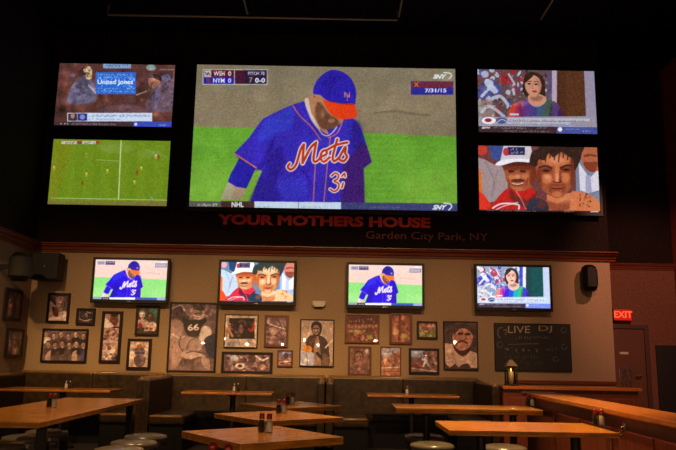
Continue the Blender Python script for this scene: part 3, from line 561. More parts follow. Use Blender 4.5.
television('second small television from the left, showing the boxer close-up', sm2, (lambda P: boxing(P, True), boxq(), (4, 1.2)), 150, 1.1, (.035, .035, .05), GS, logo=True)
sm3 = [(348.8, 264.7), (421.8, 265.6), (422.4, 305.6), (348.6, 304.8)]
television('third small television from the left, above the frames near the smoke alarm', sm3, (bb, bigQ, (4, 1.2)), 150, 1.05, (.035, .035, .05), GS, logo=True)
sm4 = [(477, 266.2), (549.3, 267.4), (550.4, 308.4), (477.4, 307.2)]
def womq(): return world_quad(*(lambda c, W, H: (c, W, H, YW-.15))(*fit((477.6, 69), (594.8, 71), (597, 134.3), (478.6, 131.8), YW-.15)))
television('rightmost small television, showing the news woman, above the chalkboard', sm4, (lambda P: woman(P, True), womq(), (4, 1.2)), 150, 1.1, (.035, .035, .05), GS, logo=True)
# ------------------------------------------------------------------ framed prints
def bust(P, cx, cy, s, skin, top, hair, cap=None, pads=False):
    w = 1.5 if pads else 1.2
    P.poly([(cx-w*s, cy+2.6*s), (cx-w*s, cy+1.3*s), (cx-.6*s, cy+.85*s), (cx, cy+.95*s), (cx+.6*s, cy+.85*s), (cx+w*s, cy+1.3*s), (cx+w*s, cy+2.6*s)], top, smooth=False, soft=.15*s)
    P.rect(cx-.25*s, cy+.4*s, cx+.25*s, cy+1*s, skin, .9)
    P.ell(cx, cy-.12*s, .62*s, .75*s, hair); P.ell(cx, cy+.05*s, .5*s, .66*s, skin)
    P.poly([(cx+.15*s, cy-.4*s), (cx+.5*s, cy-.1*s), (cx+.35*s, cy+.5*s), (cx+.1*s, cy+.6*s)], tuple(v*.6 for v in skin), .5, soft=.1*s)
    if cap: P.poly([(cx-.6*s, cy-.25*s), (cx-.55*s, cy-.75*s), (cx, cy-.98*s), (cx+.55*s, cy-.75*s), (cx+.6*s, cy-.25*s), (cx, cy-.36*s)], cap, smooth=True)
    for d in (-1, 1): P.ell(cx+d*.2*s, cy-.02*s, .1*s, .06*s, (30, 20, 18))
    P.line([(cx, cy), (cx+.03*s, cy+.22*s)], .08*s, tuple(v*.6 for v in skin)); P.line([(cx-.17*s, cy+.4*s), (cx+.17*s, cy+.4*s)], .09*s, (70, 34, 30))
def figure(P, x, y, s, top, pants, skin=(150, 110, 90), lean=0):
    P.line([(x-.2*s, y+.5*s), (x-.35*s, y+1*s)], .26*s, pants); P.line([(x+.15*s, y+.5*s), (x+.4*s, y+1*s)], .26*s, pants)
    P.line([(x+lean*s, y-.1*s), (x, y+.45*s)], .46*s, top); P.line([(x+lean*s, y-.1*s), (x-.45*s, y+.15*s), (x-.5*s, y-.15*s)], .17*s, top, 1, True); P.line([(x+lean*s, y-.1*s), (x+.45*s, y+.2*s)], .17*s, skin)
    P.ell(x+lean*s*1.3, y-.42*s, .17*s, .2*s, skin); P.ell(x+lean*s*1.3, y-.5*s, .19*s, .14*s, top)
S1, S2, S3, DK, LT = (196, 160, 140), (140, 108, 96), (92, 68, 62), (38, 28, 28), (222, 200, 180)
def pr1(P, q): P.a[:] = (84, 66, 58); P.blobs(48, 294, 70, 310, 20, 1, 3, [S3, S2, DK], .6, 1); bust(P, 60, 304, 8, S2, (200, 170, 150), DK, (110, 80, 76)); P.poly([(48, 304), (52, 302), (57, 312), (56, 322), (48, 322)], (214, 170, 140), smooth=True); P.poly([(52, 307), (57, 309), (58, 316), (54, 316)], (96, 30, 26), smooth=True)
def pr2(P, q): P.a[:] = (36, 30, 34); P.blobs(78, 310, 94, 323, 25, .5, 1.6, [(80, 66, 66), (56, 46, 52), (120, 96, 90)], .6, .6); P.line([(79, 319), (85, 321), (92, 319)], 1, S1, .8); P.ell(86, 315, 1.6, 2, S2, 1, .4); P.line([(87, 312), (90, 313)], 1, (170, 140, 130))
def pr3(P, q):
    P.a[:] = (110, 88, 84)
    for k in range(6): bust(P, 46+k*7.4, 334+(k % 2)*2, 3.6, (190, 150, 130), random.choice([LT, S3, DK]), DK)
    for k in range(6): bust(P, 48+k*7, 344+(k % 2), 4, (180, 140, 122), random.choice([S3, DK, (60, 44, 44)]), DK)
    for k in range(5): P.poly([(44+k*9, 361), (47+k*8.5, 352), (51+k*8.5, 350), (50+k*9, 361)], random.choice([LT, S1, S3]), .9, soft=.4)
    P.rect(80, 350, 88, 363, (70, 70, 140), .5, .8)
def pr4(P, q):
    P.a[:] = (176, 140, 124); P.rect(98, 326.5, 124, 328.2, (60, 40, 34)); P.ell(114, 319, 4.2, 6.5, (116, 62, 50), 1, .4); P.ell(114.5, 314, 4, 3, (50, 34, 32)); P.poly([(102, 327), (104, 318), (110, 322), (113, 327)], LT, smooth=True); P.line([(112, 319), (115, 319)], .8, DK)
    P.blobs(102, 329, 120, 340, 30, .8, 2.4, [(130, 84, 74), (200, 160, 140), (96, 60, 56)], .8, .5); P.line([(100, 342), (121, 342)], .8, LT); P.ell(110, 350, 5, 4.5, LT, 1, .6); P.ell(109, 348, 2, 2, (150, 70, 56)); P.blobs(101, 354, 118, 362, 16, .8, 2.2, [(150, 104, 90), LT, (90, 66, 66)], .8, .5); P.ell(117, 358, 2.4, 3, DK, 1, .4)
def pr5(P, q): P.a[:] = (58, 62, 48); P.ell(154, 312, 5, 6, (66, 104, 76), .9, 1); bust(P, 142, 315, 5, S1, (190, 156, 140), (140, 130, 120)); bust(P, 150, 317, 5.4, (96, 62, 50), (196, 160, 140), DK); P.blobs(137, 328, 158, 334, 10, 1, 2, [(120, 30, 26), (40, 20, 20)], .8, .6); P.ell(140, 326, 2.5, 3, (150, 40, 36), .9, .5)
def pr6(P, q): P.a[:] = (196, 164, 140); P.ell(139.5, 352, 5.6, 5.6, (110, 88, 96), 1, .5); P.ell(139.5, 346.5, 3, 2.6, (150, 96, 60), 1, .3); P.rect(135, 352, 144, 354, (70, 60, 66)); P.poly([(134, 357), (145, 357), (143, 366), (136, 366)], (96, 74, 72), smooth=True); P.line([(136, 349), (143, 349)], 1, S3)
def pr7(P, q):
    z = Z((163, 298), 5.63); P.a[:] = (112, 88, 84); P.blobs(168, 302, 217, 373, 60, 2, 6, [(90, 70, 68), (134, 106, 98), (72, 56, 56), (150, 122, 110)], .6, 1.4)
    P.poly(z([(60, 60), (110, 50), (130, 110), (90, 150), (50, 120)]), (70, 50, 50), .8, True, 1); P.poly(z([(45, 130), (100, 130), (110, 200), (70, 260), (50, 400), (40, 300)]), (178, 140, 122), .8, True, 1.2)
    P.poly(z([(110, 110), (160, 125), (230, 110), (245, 130), (215, 160), (200, 210), (160, 220), (130, 200), (115, 150)]), (30, 26, 34), smooth=True)
    P.ell(*z([(200, 85)])[0], 7.5, 7, (150, 116, 102), 1, .5); P.poly(z([(165, 60), (180, 42), (220, 40), (235, 60), (225, 75), (190, 68)]), (60, 44, 44), smooth=True); P.line(z([(170, 98), (200, 106), (228, 94)]), 1.1, LT, .9, True); P.line(z([(180, 88), (220, 84)]), 1.2, DK, .9); P.line(z([(176, 112), (200, 118), (222, 108)]), .9, LT, .8, True)
    P.text('66', *z([(138, 148)])[0], *z([(203, 186)])[0], (210, 184, 170), bold=.03, ang=-.06)
    P.poly(z([(225, 160), (265, 170), (270, 215), (225, 260), (205, 290), (200, 230)]), LT, .95, True, .6); P.poly(z([(60, 200), (130, 215), (180, 225), (225, 250), (200, 300), (130, 310), (80, 280)]), (170, 138, 124), .9, True, 1)
    P.poly(z([(105, 300), (200, 310), (240, 330), (190, 345), (110, 335)]), (200, 168, 148), .9, True, .8); P.poly(z([(60, 260), (95, 270), (105, 330), (80, 385), (50, 380)]), (190, 150, 130), .8, True, .8); P.poly(z([(230, 240), (275, 205), (300, 210), (300, 330), (255, 325)]), (50, 48, 66), .95, True, .7)
    P.poly(z([(215, 340), (260, 345), (262, 400), (240, 400), (220, 370)]), (196, 162, 142), .9, True, .6); P.rect(166, 364, 220, 375, (150, 118, 104), .4, 2); P.line(z([(110, 380), (160, 350), (210, 335)]), 2.4, (96, 74, 72), .8, True); P.line(z([(50, 205), (90, 225), (120, 215)]), 1.6, LT, .6, True); P.blobs(170, 304, 216, 318, 40, .6, 2, [DK, S3, S1], .6, .5); P.line(z([(100, 215), (90, 260), (110, 300)]), 1.4, S3, .7, True); P.line(z([(130, 310), (170, 300), (215, 310)]), 1.2, S3, .8, True); P.line(z([(180, 225), (150, 245), (130, 290)]), 1.2, (100, 76, 72), .7, True); P.line(z([(50, 60), (100, 40), (120, 70)]), 1.2, LT, .5, True)
def pr8(P, q):
    P.a[:] = (206, 180, 150); P.rect(229, 318, 254.5, 339, (40, 28, 30)); P.blobs(231, 320, 252, 337, 30, .8, 2.4, [(66, 44, 46), (50, 50, 64), (96, 66, 62), (130, 96, 90)], .6, .6)
    P.ell(241, 330, 2.6, 3.4, (130, 90, 84), 1, .5); P.ell(241, 326, 1.6, 1.6, (150, 110, 100)); P.line([(254, 322), (252, 331), (249, 329)], 1.8, (170, 34, 28), 1, True); figure(P, 229, 328, 8, (190, 140, 110), (186, 136, 108), (170, 110, 84)); P.rect(225, 339, 257, 347, (190, 166, 146)); P.rect(226, 341, 239, 346, (120, 120, 150), .5, .6)
    P.text('HALL OF FAME', 227, 342, 254, 345, (110, 80, 70), .8)
def pr9(P, q): P.a[:] = (106, 78, 76); P.blobs(266, 318, 287, 343, 60, .8, 2.8, [(150, 118, 112), (74, 52, 54), (180, 150, 140), (120, 84, 80)], .7, .6); P.line([(268, 323), (275, 326), (285, 329)], 1.2, LT, .7, True); P.ell(273, 331, 3.4, 4, (170, 134, 120), .9, .7); P.line([(280, 320), (286, 334)], 1, LT, .5)
def pr10(P, q):
    P.a[:] = (104, 80, 84); P.blobs(224, 354, 269, 371, 80, .9, 3, [(160, 130, 126), (70, 50, 56), (130, 96, 92), (190, 160, 150)], .75, .6)
    P.ell(234, 358, 4, 3, (200, 200, 216), .9, .7); P.ell(240, 366, 5, 3, LT, .9, .6); P.ell(240, 366, 2.4, 1.6, (80, 50, 50)); P.ell(252, 359, 4, 4, (80, 56, 58), .9, .6); P.line([(256, 356), (262, 360), (268, 358)], 1.8, LT, .8, True); P.ell(262, 367, 4, 3, (170, 130, 110), .9, .6)
def pr11(P, q): P.a[:] = (120, 84, 74); P.rect(278, 351, 293, 357, (120, 110, 134), 1, 1); P.blobs(279, 356, 292, 365, 12, 1, 2, [(84, 50, 44), (160, 120, 104)], .7, .6); P.ell(286, 356, 2.6, 3.4, (76, 62, 76), 1, .6); P.line([(280, 362), (292, 361)], 1.1, LT, .8)
def pr12(P, q):
    z = Z((293, 308), 6.62); P.a[:] = (182, 152, 128); P.rect(300, 319, 336, 324, (170, 140, 120), .6, 1)
    P.poly(z([(85, 240), (95, 200), (125, 180), (190, 185), (225, 220), (240, 290), (235, 385), (150, 385), (110, 330)]), (66, 48, 46), smooth=True); P.poly(z([(135, 290), (155, 190), (170, 200), (185, 380), (140, 380)]), (160, 126, 104), .9, smooth=True)
    P.poly(z([(120, 130), (128, 98), (158, 88), (188, 105), (190, 150), (172, 185), (138, 180)]), (46, 32, 32), smooth=True); P.ell(*z([(153, 145)])[0], 3.6, 5, (140, 106, 90), 1, .3); P.line(z([(135, 135), (168, 135)]), 1, DK, .9); P.line(z([(145, 158), (163, 158)]), .8, DK, .9); P.ell(*z([(153, 152)])[0], .7, 1, LT, .5)
    P.line(z([(110, 240), (150, 200)]), 3, (110, 60, 52), 1); P.poly(z([(50, 290), (135, 300), (130, 380), (50, 382)]), (186, 180, 200), smooth=True); P.line(z([(92, 300), (95, 375)]), .8, (120, 120, 150)); P.ell(*z([(98, 272)])[0], 4.4, 3.6, (200, 130, 50), 1, .4)
    P.line(z([(215, 262), (265, 208)]), 1.5, LT, .9); P.line(z([(160, 300), (200, 340)]), 3, (40, 28, 30), 1); P.poly(z([(200, 300), (240, 330), (230, 380), (190, 380)]), (120, 90, 74), .8, True, .5)
def pr13(P, q):
    P.a[:] = (116, 70, 56); P.rect(347, 316, 378, 324, (90, 50, 44)); P.text('CHAMPIONS', 349, 318, 376, 322.5, (190, 140, 120), .8)
    for k in range(9): P.ell(349+k*3.4, 326+(k % 2), 1.4, 1.7, (176, 120, 96), .9, .2)
    P.rect(349, 330, 366, 333, (150, 140, 90), .8, .6); P.blobs(348, 332, 377, 341, 26, .8, 2, [(150, 84, 66), (80, 44, 38), (180, 130, 104)], .8, .5); P.ell(370, 337, 3, 2.6, (150, 150, 80), .8, .6)
def pr14(P, q): P.a[:] = (150, 92, 66); P.blobs(392, 316, 411, 341, 30, 1, 3, [(116, 66, 50), (180, 120, 90)], .6, .8); P.line([(400, 316), (399, 340)], 2.4, (96, 52, 42), .8); P.ell(396, 332, 3, 3, (210, 160, 120), .8, .6); P.ell(404, 336, 3.4, 3, (160, 150, 80), .8, .6)
def pr15(P, q): P.a[:] = (150, 120, 96); P.rect(418, 330, 437, 339, (124, 124, 62), 1, .8); P.blobs(419, 323, 436, 331, 20, .8, 2, [(140, 66, 52), (190, 150, 130), (110, 70, 60)], .8, .5); P.blobs(420, 331, 434, 337, 8, .6, 1.2, [LT, (160, 80, 60)], .8, .2)
def pr16(P, q): P.a[:] = (128, 88, 78); P.blobs(350, 349, 370, 374, 30, 1, 3, [(90, 60, 56), (160, 118, 106)], .6, .8); bust(P, 359, 357, 7.5, (150, 104, 90), (120, 84, 76), (70, 44, 40)); P.ell(367, 351, 1.8, 2.4, (190, 180, 190), .7, .6)
def pr17(P, q): P.a[:] = (160, 110, 84); P.poly([(380, 346), (401, 346), (401, 350), (390, 356), (380, 359)], (160, 150, 156), 1, soft=1); P.blobs(382, 356, 400, 366, 16, 1, 3, [(130, 80, 62), (184, 134, 106)], .7, .8); P.line([(381, 368), (401, 367)], 1, LT, .8); P.line([(381, 372), (401, 371)], 1, (120, 70, 50), .9); P.poly([(392, 351), (399, 356), (394, 362)], (110, 66, 54), .7, soft=.5)
def pr18(P, q): P.a[:] = (130, 92, 82); P.rect(411, 350, 424, 357, (166, 170, 190), 1, 1.2); P.blobs(424, 350, 437, 370, 30, 1, 2.4, [(120, 70, 60), (176, 136, 120), (80, 50, 50)], .8, .5); figure(P, 426, 359, 7, (225, 215, 215), (225, 210, 205)); P.rect(411, 364, 422, 369, (130, 70, 50), .8, .5); P.line([(411, 368), (437, 372)], 1.2, LT, .6)
def pr19(P, q):
    z = Z((405, 315), 6.92); P.a[:] = (84, 60, 56); P.blobs(444, 322, 477, 345, 24, 2, 4, [(60, 44, 46), (104, 76, 68), (50, 36, 40)], .7, 1)
    P.poly(z([(275, 195), (330, 200), (360, 240), (440, 245), (500, 265), (500, 365), (460, 365), (440, 335), (400, 340), (370, 365), (350, 335), (310, 365), (280, 330)]), (216, 174, 140)); P.poly(z([(335, 205), (350, 250), (400, 285), (450, 250), (455, 225), (400, 240)]), (80, 40, 34), smooth=True)
    P.poly(z([(330, 150), (345, 100), (390, 80), (440, 90), (468, 140), (460, 195), (430, 235), (380, 245), (345, 210)]), (190, 130, 100), smooth=True); P.poly(z([(335, 130), (345, 80), (400, 60), (460, 85), (475, 140), (430, 100), (380, 95), (350, 130)]), (74, 48, 44), smooth=True)
    P.ell(*z([(385, 128)])[0], 3, 1.4, (70, 36, 30)); P.ell(*z([(435, 132)])[0], 3, 1.4, (70, 36, 30)); P.line(z([(415, 130), (425, 165), (412, 170)]), 1, (110, 60, 46), .9, True); P.line(z([(370, 190), (400, 180), (430, 195)]), 2, (96, 44, 36), 1, True); P.line(z([(365, 215), (400, 225), (430, 210)]), 1.2, (190, 140, 120), .8, True); P.poly(z([(350, 150), (370, 210), (360, 220), (340, 180)]), (120, 70, 56), .7, True, .5)
def prL1(P, q): P.a[:] = (70, 46, 40); P.blobs(6, 292, 20, 318, 18, 1, 3, [(96, 60, 48), (50, 36, 34), (40, 40, 40)], .7, .6); P.ell(10, 307, 2.2, 5, (140, 84, 64), .9, .8); P.ell(10, 300, 1.6, 2, (150, 100, 80), .9, .4)
def prL2(P, q): P.a[:] = (92, 68, 58); P.blobs(8, 331, 22, 356, 18, 1, 3, [(120, 88, 74), (60, 44, 40)], .7, .6); P.ell(14, 336, 2, 2.6, (160, 120, 96), .9, .4); P.poly([(11, 341), (17, 341), (18, 354), (10, 354)], (130, 98, 84), .9, True, .4)
def framed(label, x0, y0, x1, y1, painter, fm, fw, mat_w=0, npx=70, pts=None, side=False, depth=.03):
    quad = pts or [(x0, y0), (x1, y0), (x1, y1), (x0, y1)]
    Yf = YW-.035
    if not side:
        if not pts:   # keep the picture's edges true to the room: average the leaning edges of the photograph
            c, W, H = fit(*quad, Yf)
        else: c, W, H = fit(*quad, Yf)
        t = thing('framed_photograph', label, 'framed photograph', (c.x, Yf, c.z-H/2), 0, 'framed photographs on the beige wall')
        q = world_quad(c, W-2*fw, H-2*fw, Yf)
    else:
        p = [onX(*a, XL+.035) for a in quad]; ya = (p[0].y+p[3].y)/2; yb = (p[1].y+p[2].y)/2; z1 = (p[0].z+p[1].z)/2; z0 = (p[2].z+p[3].z)/2
        W = yb-ya; H = z1-z0; t = thing('framed_photograph', label, 'framed photograph', (XL+.035, (ya+yb)/2, z0), R(90), 'framed photographs on the beige wall')
        q = [(quad[0][0]+1.5, quad[0][1]+2), (quad[1][0]-1.5, quad[1][1]+2), (quad[2][0]-1.5, quad[2][1]-2), (quad[3][0]+1.5, quad[3][1]-2)]
    bm = B(); d = depth
    for a in ((-W/2, -W/2+fw, 0, H), (W/2-fw, W/2, 0, H), (-W/2+fw, W/2-fw, H-fw, H), (-W/2+fw, W/2-fw, 0, fw)): box(bm, a[0], a[1], -.003, d, a[2], a[3], .003, 1)
    obj('frame', bm, fm, t); obj('backing', box(B(), -W/2+.004, W/2-.004, .014, d-.001, .004, H-.004), M_FRAMEB, t)
    hh = max(12, int(npx*(H-2*fw)/(W-2*fw))); P = Pic(npx, hh, q); painter(P, q); P.mottle(int(100+min(W*H, .25)*600), .4, 1.6, .16); P.a = ((P.a-105)*1.25+112)*np.array((.88, .95, 1.14)); P.soften(.8); P.noise(9, 1.4)
    pic_mesh('print', P, W-2*fw, H-2*fw, M_PRINT, t, y=.009, z0=fw); return t
FB, FR = M_FRAMEB, M_FRAMEBR
framed('black-framed portrait of a ballplayer above the wide group photograph', 0, 0, 0, 0, pr1, FB, .036, pts=[(48, 293), (70, 293), (68.6, 323.5), (45.6, 322.5)])
framed('smallest dark photograph, just right of the ballplayer portrait', 0, 0, 0, 0, pr2, FB, .034, pts=[(76.8, 308), (95.4, 308.5), (94, 325.5), (75.4, 324.5)])
framed('wide group photograph of seated people, low on the far left', 0, 0, 0, 0, pr3, FB, .03, npx=110, pts=[(42.5, 328), (88, 329.5), (86, 363), (40, 362)])
framed('tall narrow black frame holding stacked photographs', 0, 0, 0, 0, pr4, FB, .042, pts=[(102.2, 311), (122.6, 311.5), (119.6, 363.5), (98.6, 362.5)])
framed('photograph of two people with green behind, under the leftmost television', 0, 0, 0, 0, pr5, FB, .036, pts=[(135.8, 305.5), (159.6, 305.8), (158.4, 336), (135, 335.3)])
framed('photograph of one figure on a pale ground, below the two-person photograph', 0, 0, 0, 0, pr6, FB, .04, pts=[(127.5, 338.5), (151.5, 339), (150, 370), (126, 369.3)])
framed('largest framed photograph, a football player wearing number 66', 0, 0, 0, 0, pr7, FB, .028, npx=150, pts=[(169, 302), (217, 302.5), (216.6, 373), (167.4, 372)])
framed('pale-bordered picture with a red streak, right of the number 66 player', 0, 0, 0, 0, pr8, FB, .014, npx=90, pts=[(224.5, 314), (258, 315), (257.6, 348.3), (224, 347.5)])
framed('brown-framed action photograph beside the pale-bordered picture', 0, 0, 0, 0, pr9, FR, .03, pts=[(264.5, 315), (288.4, 315.4), (288, 347.6), (264, 347)])
framed('wide black-framed crowd photograph below the pale-bordered picture', 0, 0, 0, 0, pr10, FB, .04, npx=110, pts=[(221.5, 351.5), (272.8, 352.5), (272.4, 374.4), (221, 373.4)])
framed('smallest brown-edged photograph, right of the wide crowd photograph', 0, 0, 0, 0, pr11, FR, .018, pts=[(277.4, 350), (292.8, 350.4), (292.4, 367), (277, 366.6)])
framed('sepia photograph of a guitarist with bushy hair, below the smoke alarm', 0, 0, 0, 0, pr12, FB, .016, npx=110, pts=[(300, 319), (334.2, 319.6), (334, 367), (299.6, 366.4)])
framed('brown team photograph with faces in rows, right of the guitarist', 0, 0, 0, 0, pr13, FR, .02, npx=90, pts=[(345, 314), (379.2, 315), (379.2, 343.6), (345, 342.8)])
framed('brown-framed upright photograph right of the rows of faces', 0, 0, 0, 0, pr14, FR, .034, pts=[(389.6, 312.6), (412.2, 313.2), (412.2, 344.6), (389.6, 344)])
framed('small landscape-format photograph of players on grass', 0, 0, 0, 0, pr15, FB, .03, pts=[(417, 321), (437.5, 321.6), (437.6, 339.4), (417, 338.8)])
framed('brown portrait under the rows of faces', 0, 0, 0, 0, pr16, FR, .03, pts=[(348, 346), (371.4, 346.6), (371.4, 376.2), (348, 375.6)])
framed('upright photograph with pale sky between two brown frames', 0, 0, 0, 0, pr17, FR, .014, pts=[(380.4, 346.6), (401, 347), (401, 376.8), (380.4, 376.2)])
framed('photograph of a white-clad player standing, lower right of the small grass one', 0, 0, 0, 0, pr18, FB, .034, npx=90, pts=[(409, 348), (439.2, 348.6), (439.6, 374.4), (409, 373.8)])
framed('large brownish portrait of a bearded football player with shoulder pads', 0, 0, 0, 0, pr19, FB, .016, npx=110, pts=[(443.6, 321), (478, 321.6), (478.4, 370.4), (443.6, 369.8)])
framed('upper dark framed photograph on the left side wall', 0, 0, 0, 0, prL1, FB, .05, npx=50, pts=[(7.2, 287), (23.4, 291), (20.6, 322), (4.4, 320.2)], side=True)
framed('lower dark framed photograph on the left side wall', 0, 0, 0, 0, prL2, FB, .045, npx=50, pts=[(8, 328), (24.4, 329), (22.8, 357.4), (6.2, 358)], side=True)
# chalkboard
def chalk(P):
    z = Z((490, 315), 6); P.a[:] = (9, 8, 8); P.blobs(494, 323, 572, 371, 60, 2, 7, [(17, 15, 14), (7, 6, 6)], .5, 1.5)
    c = (170, 156, 130); P.blobs(497, 345, 566, 368, 60, .3, 1.6, [(60, 54, 48), (44, 42, 44)], .5, .4); P.text('LIVE', *z([(108, 66)])[0], *z([(240, 108)])[0], c, .95); P.text('DJ', *z([(292, 64)])[0], *z([(372, 106)])[0], c, .85)
    P.line(z([(75, 76), (52, 82), (48, 120), (62, 135)]), 1, c, .6, True); P.line(z([(82, 92), (98, 88), (92, 118)]), 1, c, .6, True)
    P.text('EVERY FRIDAY', *z([(150, 124)])[0], *z([(350, 146)])[0], (120, 100, 126), .8); P.line(z([(110, 176), (290, 172)]), .6, c, .6); P.text('SATURDAY', *z([(90, 198)])[0], *z([(290, 222)])[0], (140, 124, 104), .8); P.text('10PM', *z([(330, 192)])[0], *z([(405, 218)])[0], (120, 112, 100), .7)
    P.text('drink specials', *z([(90, 236)])[0], *z([(300, 262)])[0], (104, 96, 86), .6); P.text('all night long', *z([(180, 276)])[0], *z([(320, 300)])[0], (100, 90, 84), .6)
    for x, y in ((442, 92), (446, 190), (60, 178), (395, 265)):
        P.line([(z([(x, y)])[0][0]+2.6*math.cos(t), z([(x, y)])[0][1]+2.6*math.sin(t)) for t in np.linspace(0, 5.2, 10)], .7, (90, 110, 130), .8, True)
c, W, H = fit((495.4, 323.6), (569.8, 325), (571, 371), (495.4, 370), YW-.03)
t = thing('chalkboard', 'black chalkboard with LIVE DJ written in chalk under the rightmost small television', 'chalkboard', (c.x, YW-.03, c.z-H/2))
q = world_quad(c, W, H, YW-.03)
bm = B(); fw = .012
for a in ((-W/2-fw, -W/2, -fw, H+fw), (W/2, W/2+fw, -fw, H+fw), (-W/2, W/2, H, H+fw), (-W/2, W/2, -fw, 0)): box(bm, a[0], a[1], -.006, .027, a[2], a[3], .002, 1)
obj('frame', bm, M_FRAMEB, t); P = Pic(200, int(200*H/W), q); chalk(P); P.soften(.6); P.noise(3, 1.5); pic_mesh('writing_surface', P, W, H, M_PRINTM, t)
obj('backing', box(B(), -W/2, W/2, .003, .026, 0, H), M_FRAMEB, t)
# wall lettering
def wall_sign(name, txt, x0, y0, x1, y1, m, label, bold, dy0, dy1):
    a = onY(x0, y0, YW-.03); b = onY(x1, y1, YW-.03); t = thing(name, label, 'sign', (a.x, YW-.03, b.z))
    me = text_mesh(txt, 1, .03, 0, bold, 'LEFT'); me.name = 'lettering'
    co = np.array([v.co[:] for v in me.vertices]); mn, mx = co.min(0), co.max(0)
    a1 = onY(x1, dy0, YW-.03); ht = dy1
    for v in me.vertices:
        u = (v.co.x-mn[0])/(mx[0]-mn[0]); w = (v.co.y-mn[1])/(mx[1]-mn[1]); d = v.co.z
        v.co = Vector((u*(b.x-a.x), .015-d*.5, w*(a.z-b.z)))
    # split letter by letter so that each letter is a part
    bm = B(); bm.from_mesh(me); bpy.data.meshes.remove(me); bmesh.ops.remove_doubles(bm, verts=bm.verts, dist=1e-5)
    seen = set(); isl = []
    for f in bm.faces:
        if f in seen: continue
        st = [f]; seen.add(f); grp = []
        while st:
            g = st.pop(); grp.append(g)
            for e in g.edges:
                for h2 in e.link_faces:
                    if h2 not in seen: seen.add(h2); st.append(h2)
        isl.append(grp)
    for grp in isl:
        b2 = B(); mp = {}
        for g in grp:
            vs = []
            for v in g.verts:
                if v not in mp: mp[v] = b2.verts.new(v.co)
                vs.append(mp[v])
            try: b2.faces.new(vs)
            except ValueError: pass
        obj('letter', b2, m, t)
    bm.free(); return t
wall_sign('wall_lettering', 'YOUR MOTHERS HOUSE', 218, 214, 430.5, 228, M_SIGN, 'red capital letters YOUR MOTHERS HOUSE on the black wall below the giant screen', .045, 0, 0)
wall_sign('wall_lettering', 'Garden City Park, NY', 366, 231, 488, 243, M_SIGN2, 'dim red letters Garden City Park, NY below the capital letters', 0, 0, 0)
# ------------------------------------------------------------------ speakers, smoke alarm, exit sign
c = onY(48, 267, YW-.25)
t = thing('loudspeaker', 'black box loudspeaker hung in the left corner under the ledge', 'loudspeaker', c)
obj('cabinet', box(B(), -.2, .2, -.12, .12, -.2, .2, .02, 3), M_PLAST, t); g = obj('grille', box(B(), -.185, .185, -.128, -.119, -.185, .185, .004), M_GRILLE, t)
obj('badge', lathe(B(), [(0, 0), (.014, 0), (.014, .006), (0, .006)], 16), M_CHROME, g).rotation_euler = (R(90), 0, 0); g.children[0].location = (0, -.127, .0)
obj('bracket', box(B(), -.03, .03, .1, .248, -.03, .03), M_IRON, t)
c = onX(21, 267, XL+.26); c2 = Vector((XL+.26, min(c.y, 9.7), 0)); c = onX(21, 267, XL+.3)
t = thing('loudspeaker', 'round black loudspeaker on the left side wall beside the box one', 'loudspeaker', (c.x, c.y, c.z))
obj('cabinet', lathe(B(), [(0, -.2), (.1, -.19), (.14, -.14), (.155, -.05), (.155, .06), (.14, .14), (.1, .19), (0, .2)], 28), M_PLAST, t, True); obj('grille', lathe(B(), [(.1571, -.13), (.158, -.05), (.158, .06), (.1571, .13)], 28), M_GRILLE, t, True)
obj('bracket', box(B(), -.298, -.1, -.03, .03, -.03, .03), M_IRON, t)
c = onY(589.3, 278.3, YW-.14)
t = thing('loudspeaker', 'black oval loudspeaker on the wall right of the news woman television', 'loudspeaker', c)
obj('cabinet', lathe(B(), [(0, -.205), (.06, -.2), (.1, -.17), (.12, -.11), (.122, 0), (.12, .11), (.1, .17), (.06, .2), (0, .205)], 28), M_PLAST, t, True)
obj('grille', box(B(), -.07, .07, -.132, -.1, -.14, .14, .015, 3), M_GRILLE, t); obj('bracket', box(B(), -.03, .03, .09, .138, -.04, .04), M_IRON, t)
c = onY(319, 304, YW-.05)
t = thing('smoke_alarm', 'small white alarm on the wall above the guitarist photograph', 'alarm', c)
obj('housing', box(B(), -.1, .1, -.03, .049, -.03, .045, .02, 3), M_WHITE, t); obj('cover', box(B(), -.075, .075, -.045, -.028, -.045, .005, .008, 2), M_WHITE, t)
c = onY(622, 315, YR-.06)
t = thing('exit_sign', 'glowing red EXIT sign on the alcove wall above the brown door', 'sign', c)
obj('housing', box(B(), -.155, .155, -.03, .058, -.1, .1, .008), M_IRON, t); gl = obj('lit_panel', box(B(), -.145, .145, -.036, -.029, -.09, .09), emat('exit_glow', (225, 20, 8), .75), t)
me = text_mesh('EXIT', .15, .003, 0, .004); me.materials.append(emat('exit_letters', (255, 90, 50), 1.2)); o = bpy.data.objects.new('lettering', me); COL.objects.link(o); o.parent = t; o.rotation_euler = (R(90), 0, 0); o.location = (0, -.041, -.0)
# door on the alcove wall
a = onY(613, 328.5, YR-.03); b = onY(648, 400, YR-.03)
dx0, dx1, dz = XC+.1, b.x, a.z
t = thing('door_1', 'brown door under the exit sign', 'door', ((dx0+dx1)/2, YR, 0)); t['kind'] = 'structure'
w = (dx1-dx0)/2; bm = B(); box(bm, -w-.07, -w, -.06, -.001, .001, dz+.07, .006); box(bm, w, w+.07, -.06, -.001, .001, dz+.07, .006); box(bm, -w, w, -.06, -.001, dz, dz+.07, .006)
obj('door_frame', bm, mat('door_frame_paint', (74, 46, 38), .5), t); lf = obj('door_leaf', box(B(), -w+.004, w-.004, -.04, -.002, .01, dz-.004, .004), M_DOOR, t)
cl = onY(624, 353, YR-.05); obj('door_sign', box(B(), cl.x-(dx0+dx1)/2-.07, cl.x-(dx0+dx1)/2+.07, -.055, -.041, cl.z-.022, cl.z+.018), M_WHITE, t)['label'] = 'small pale plate on the door'
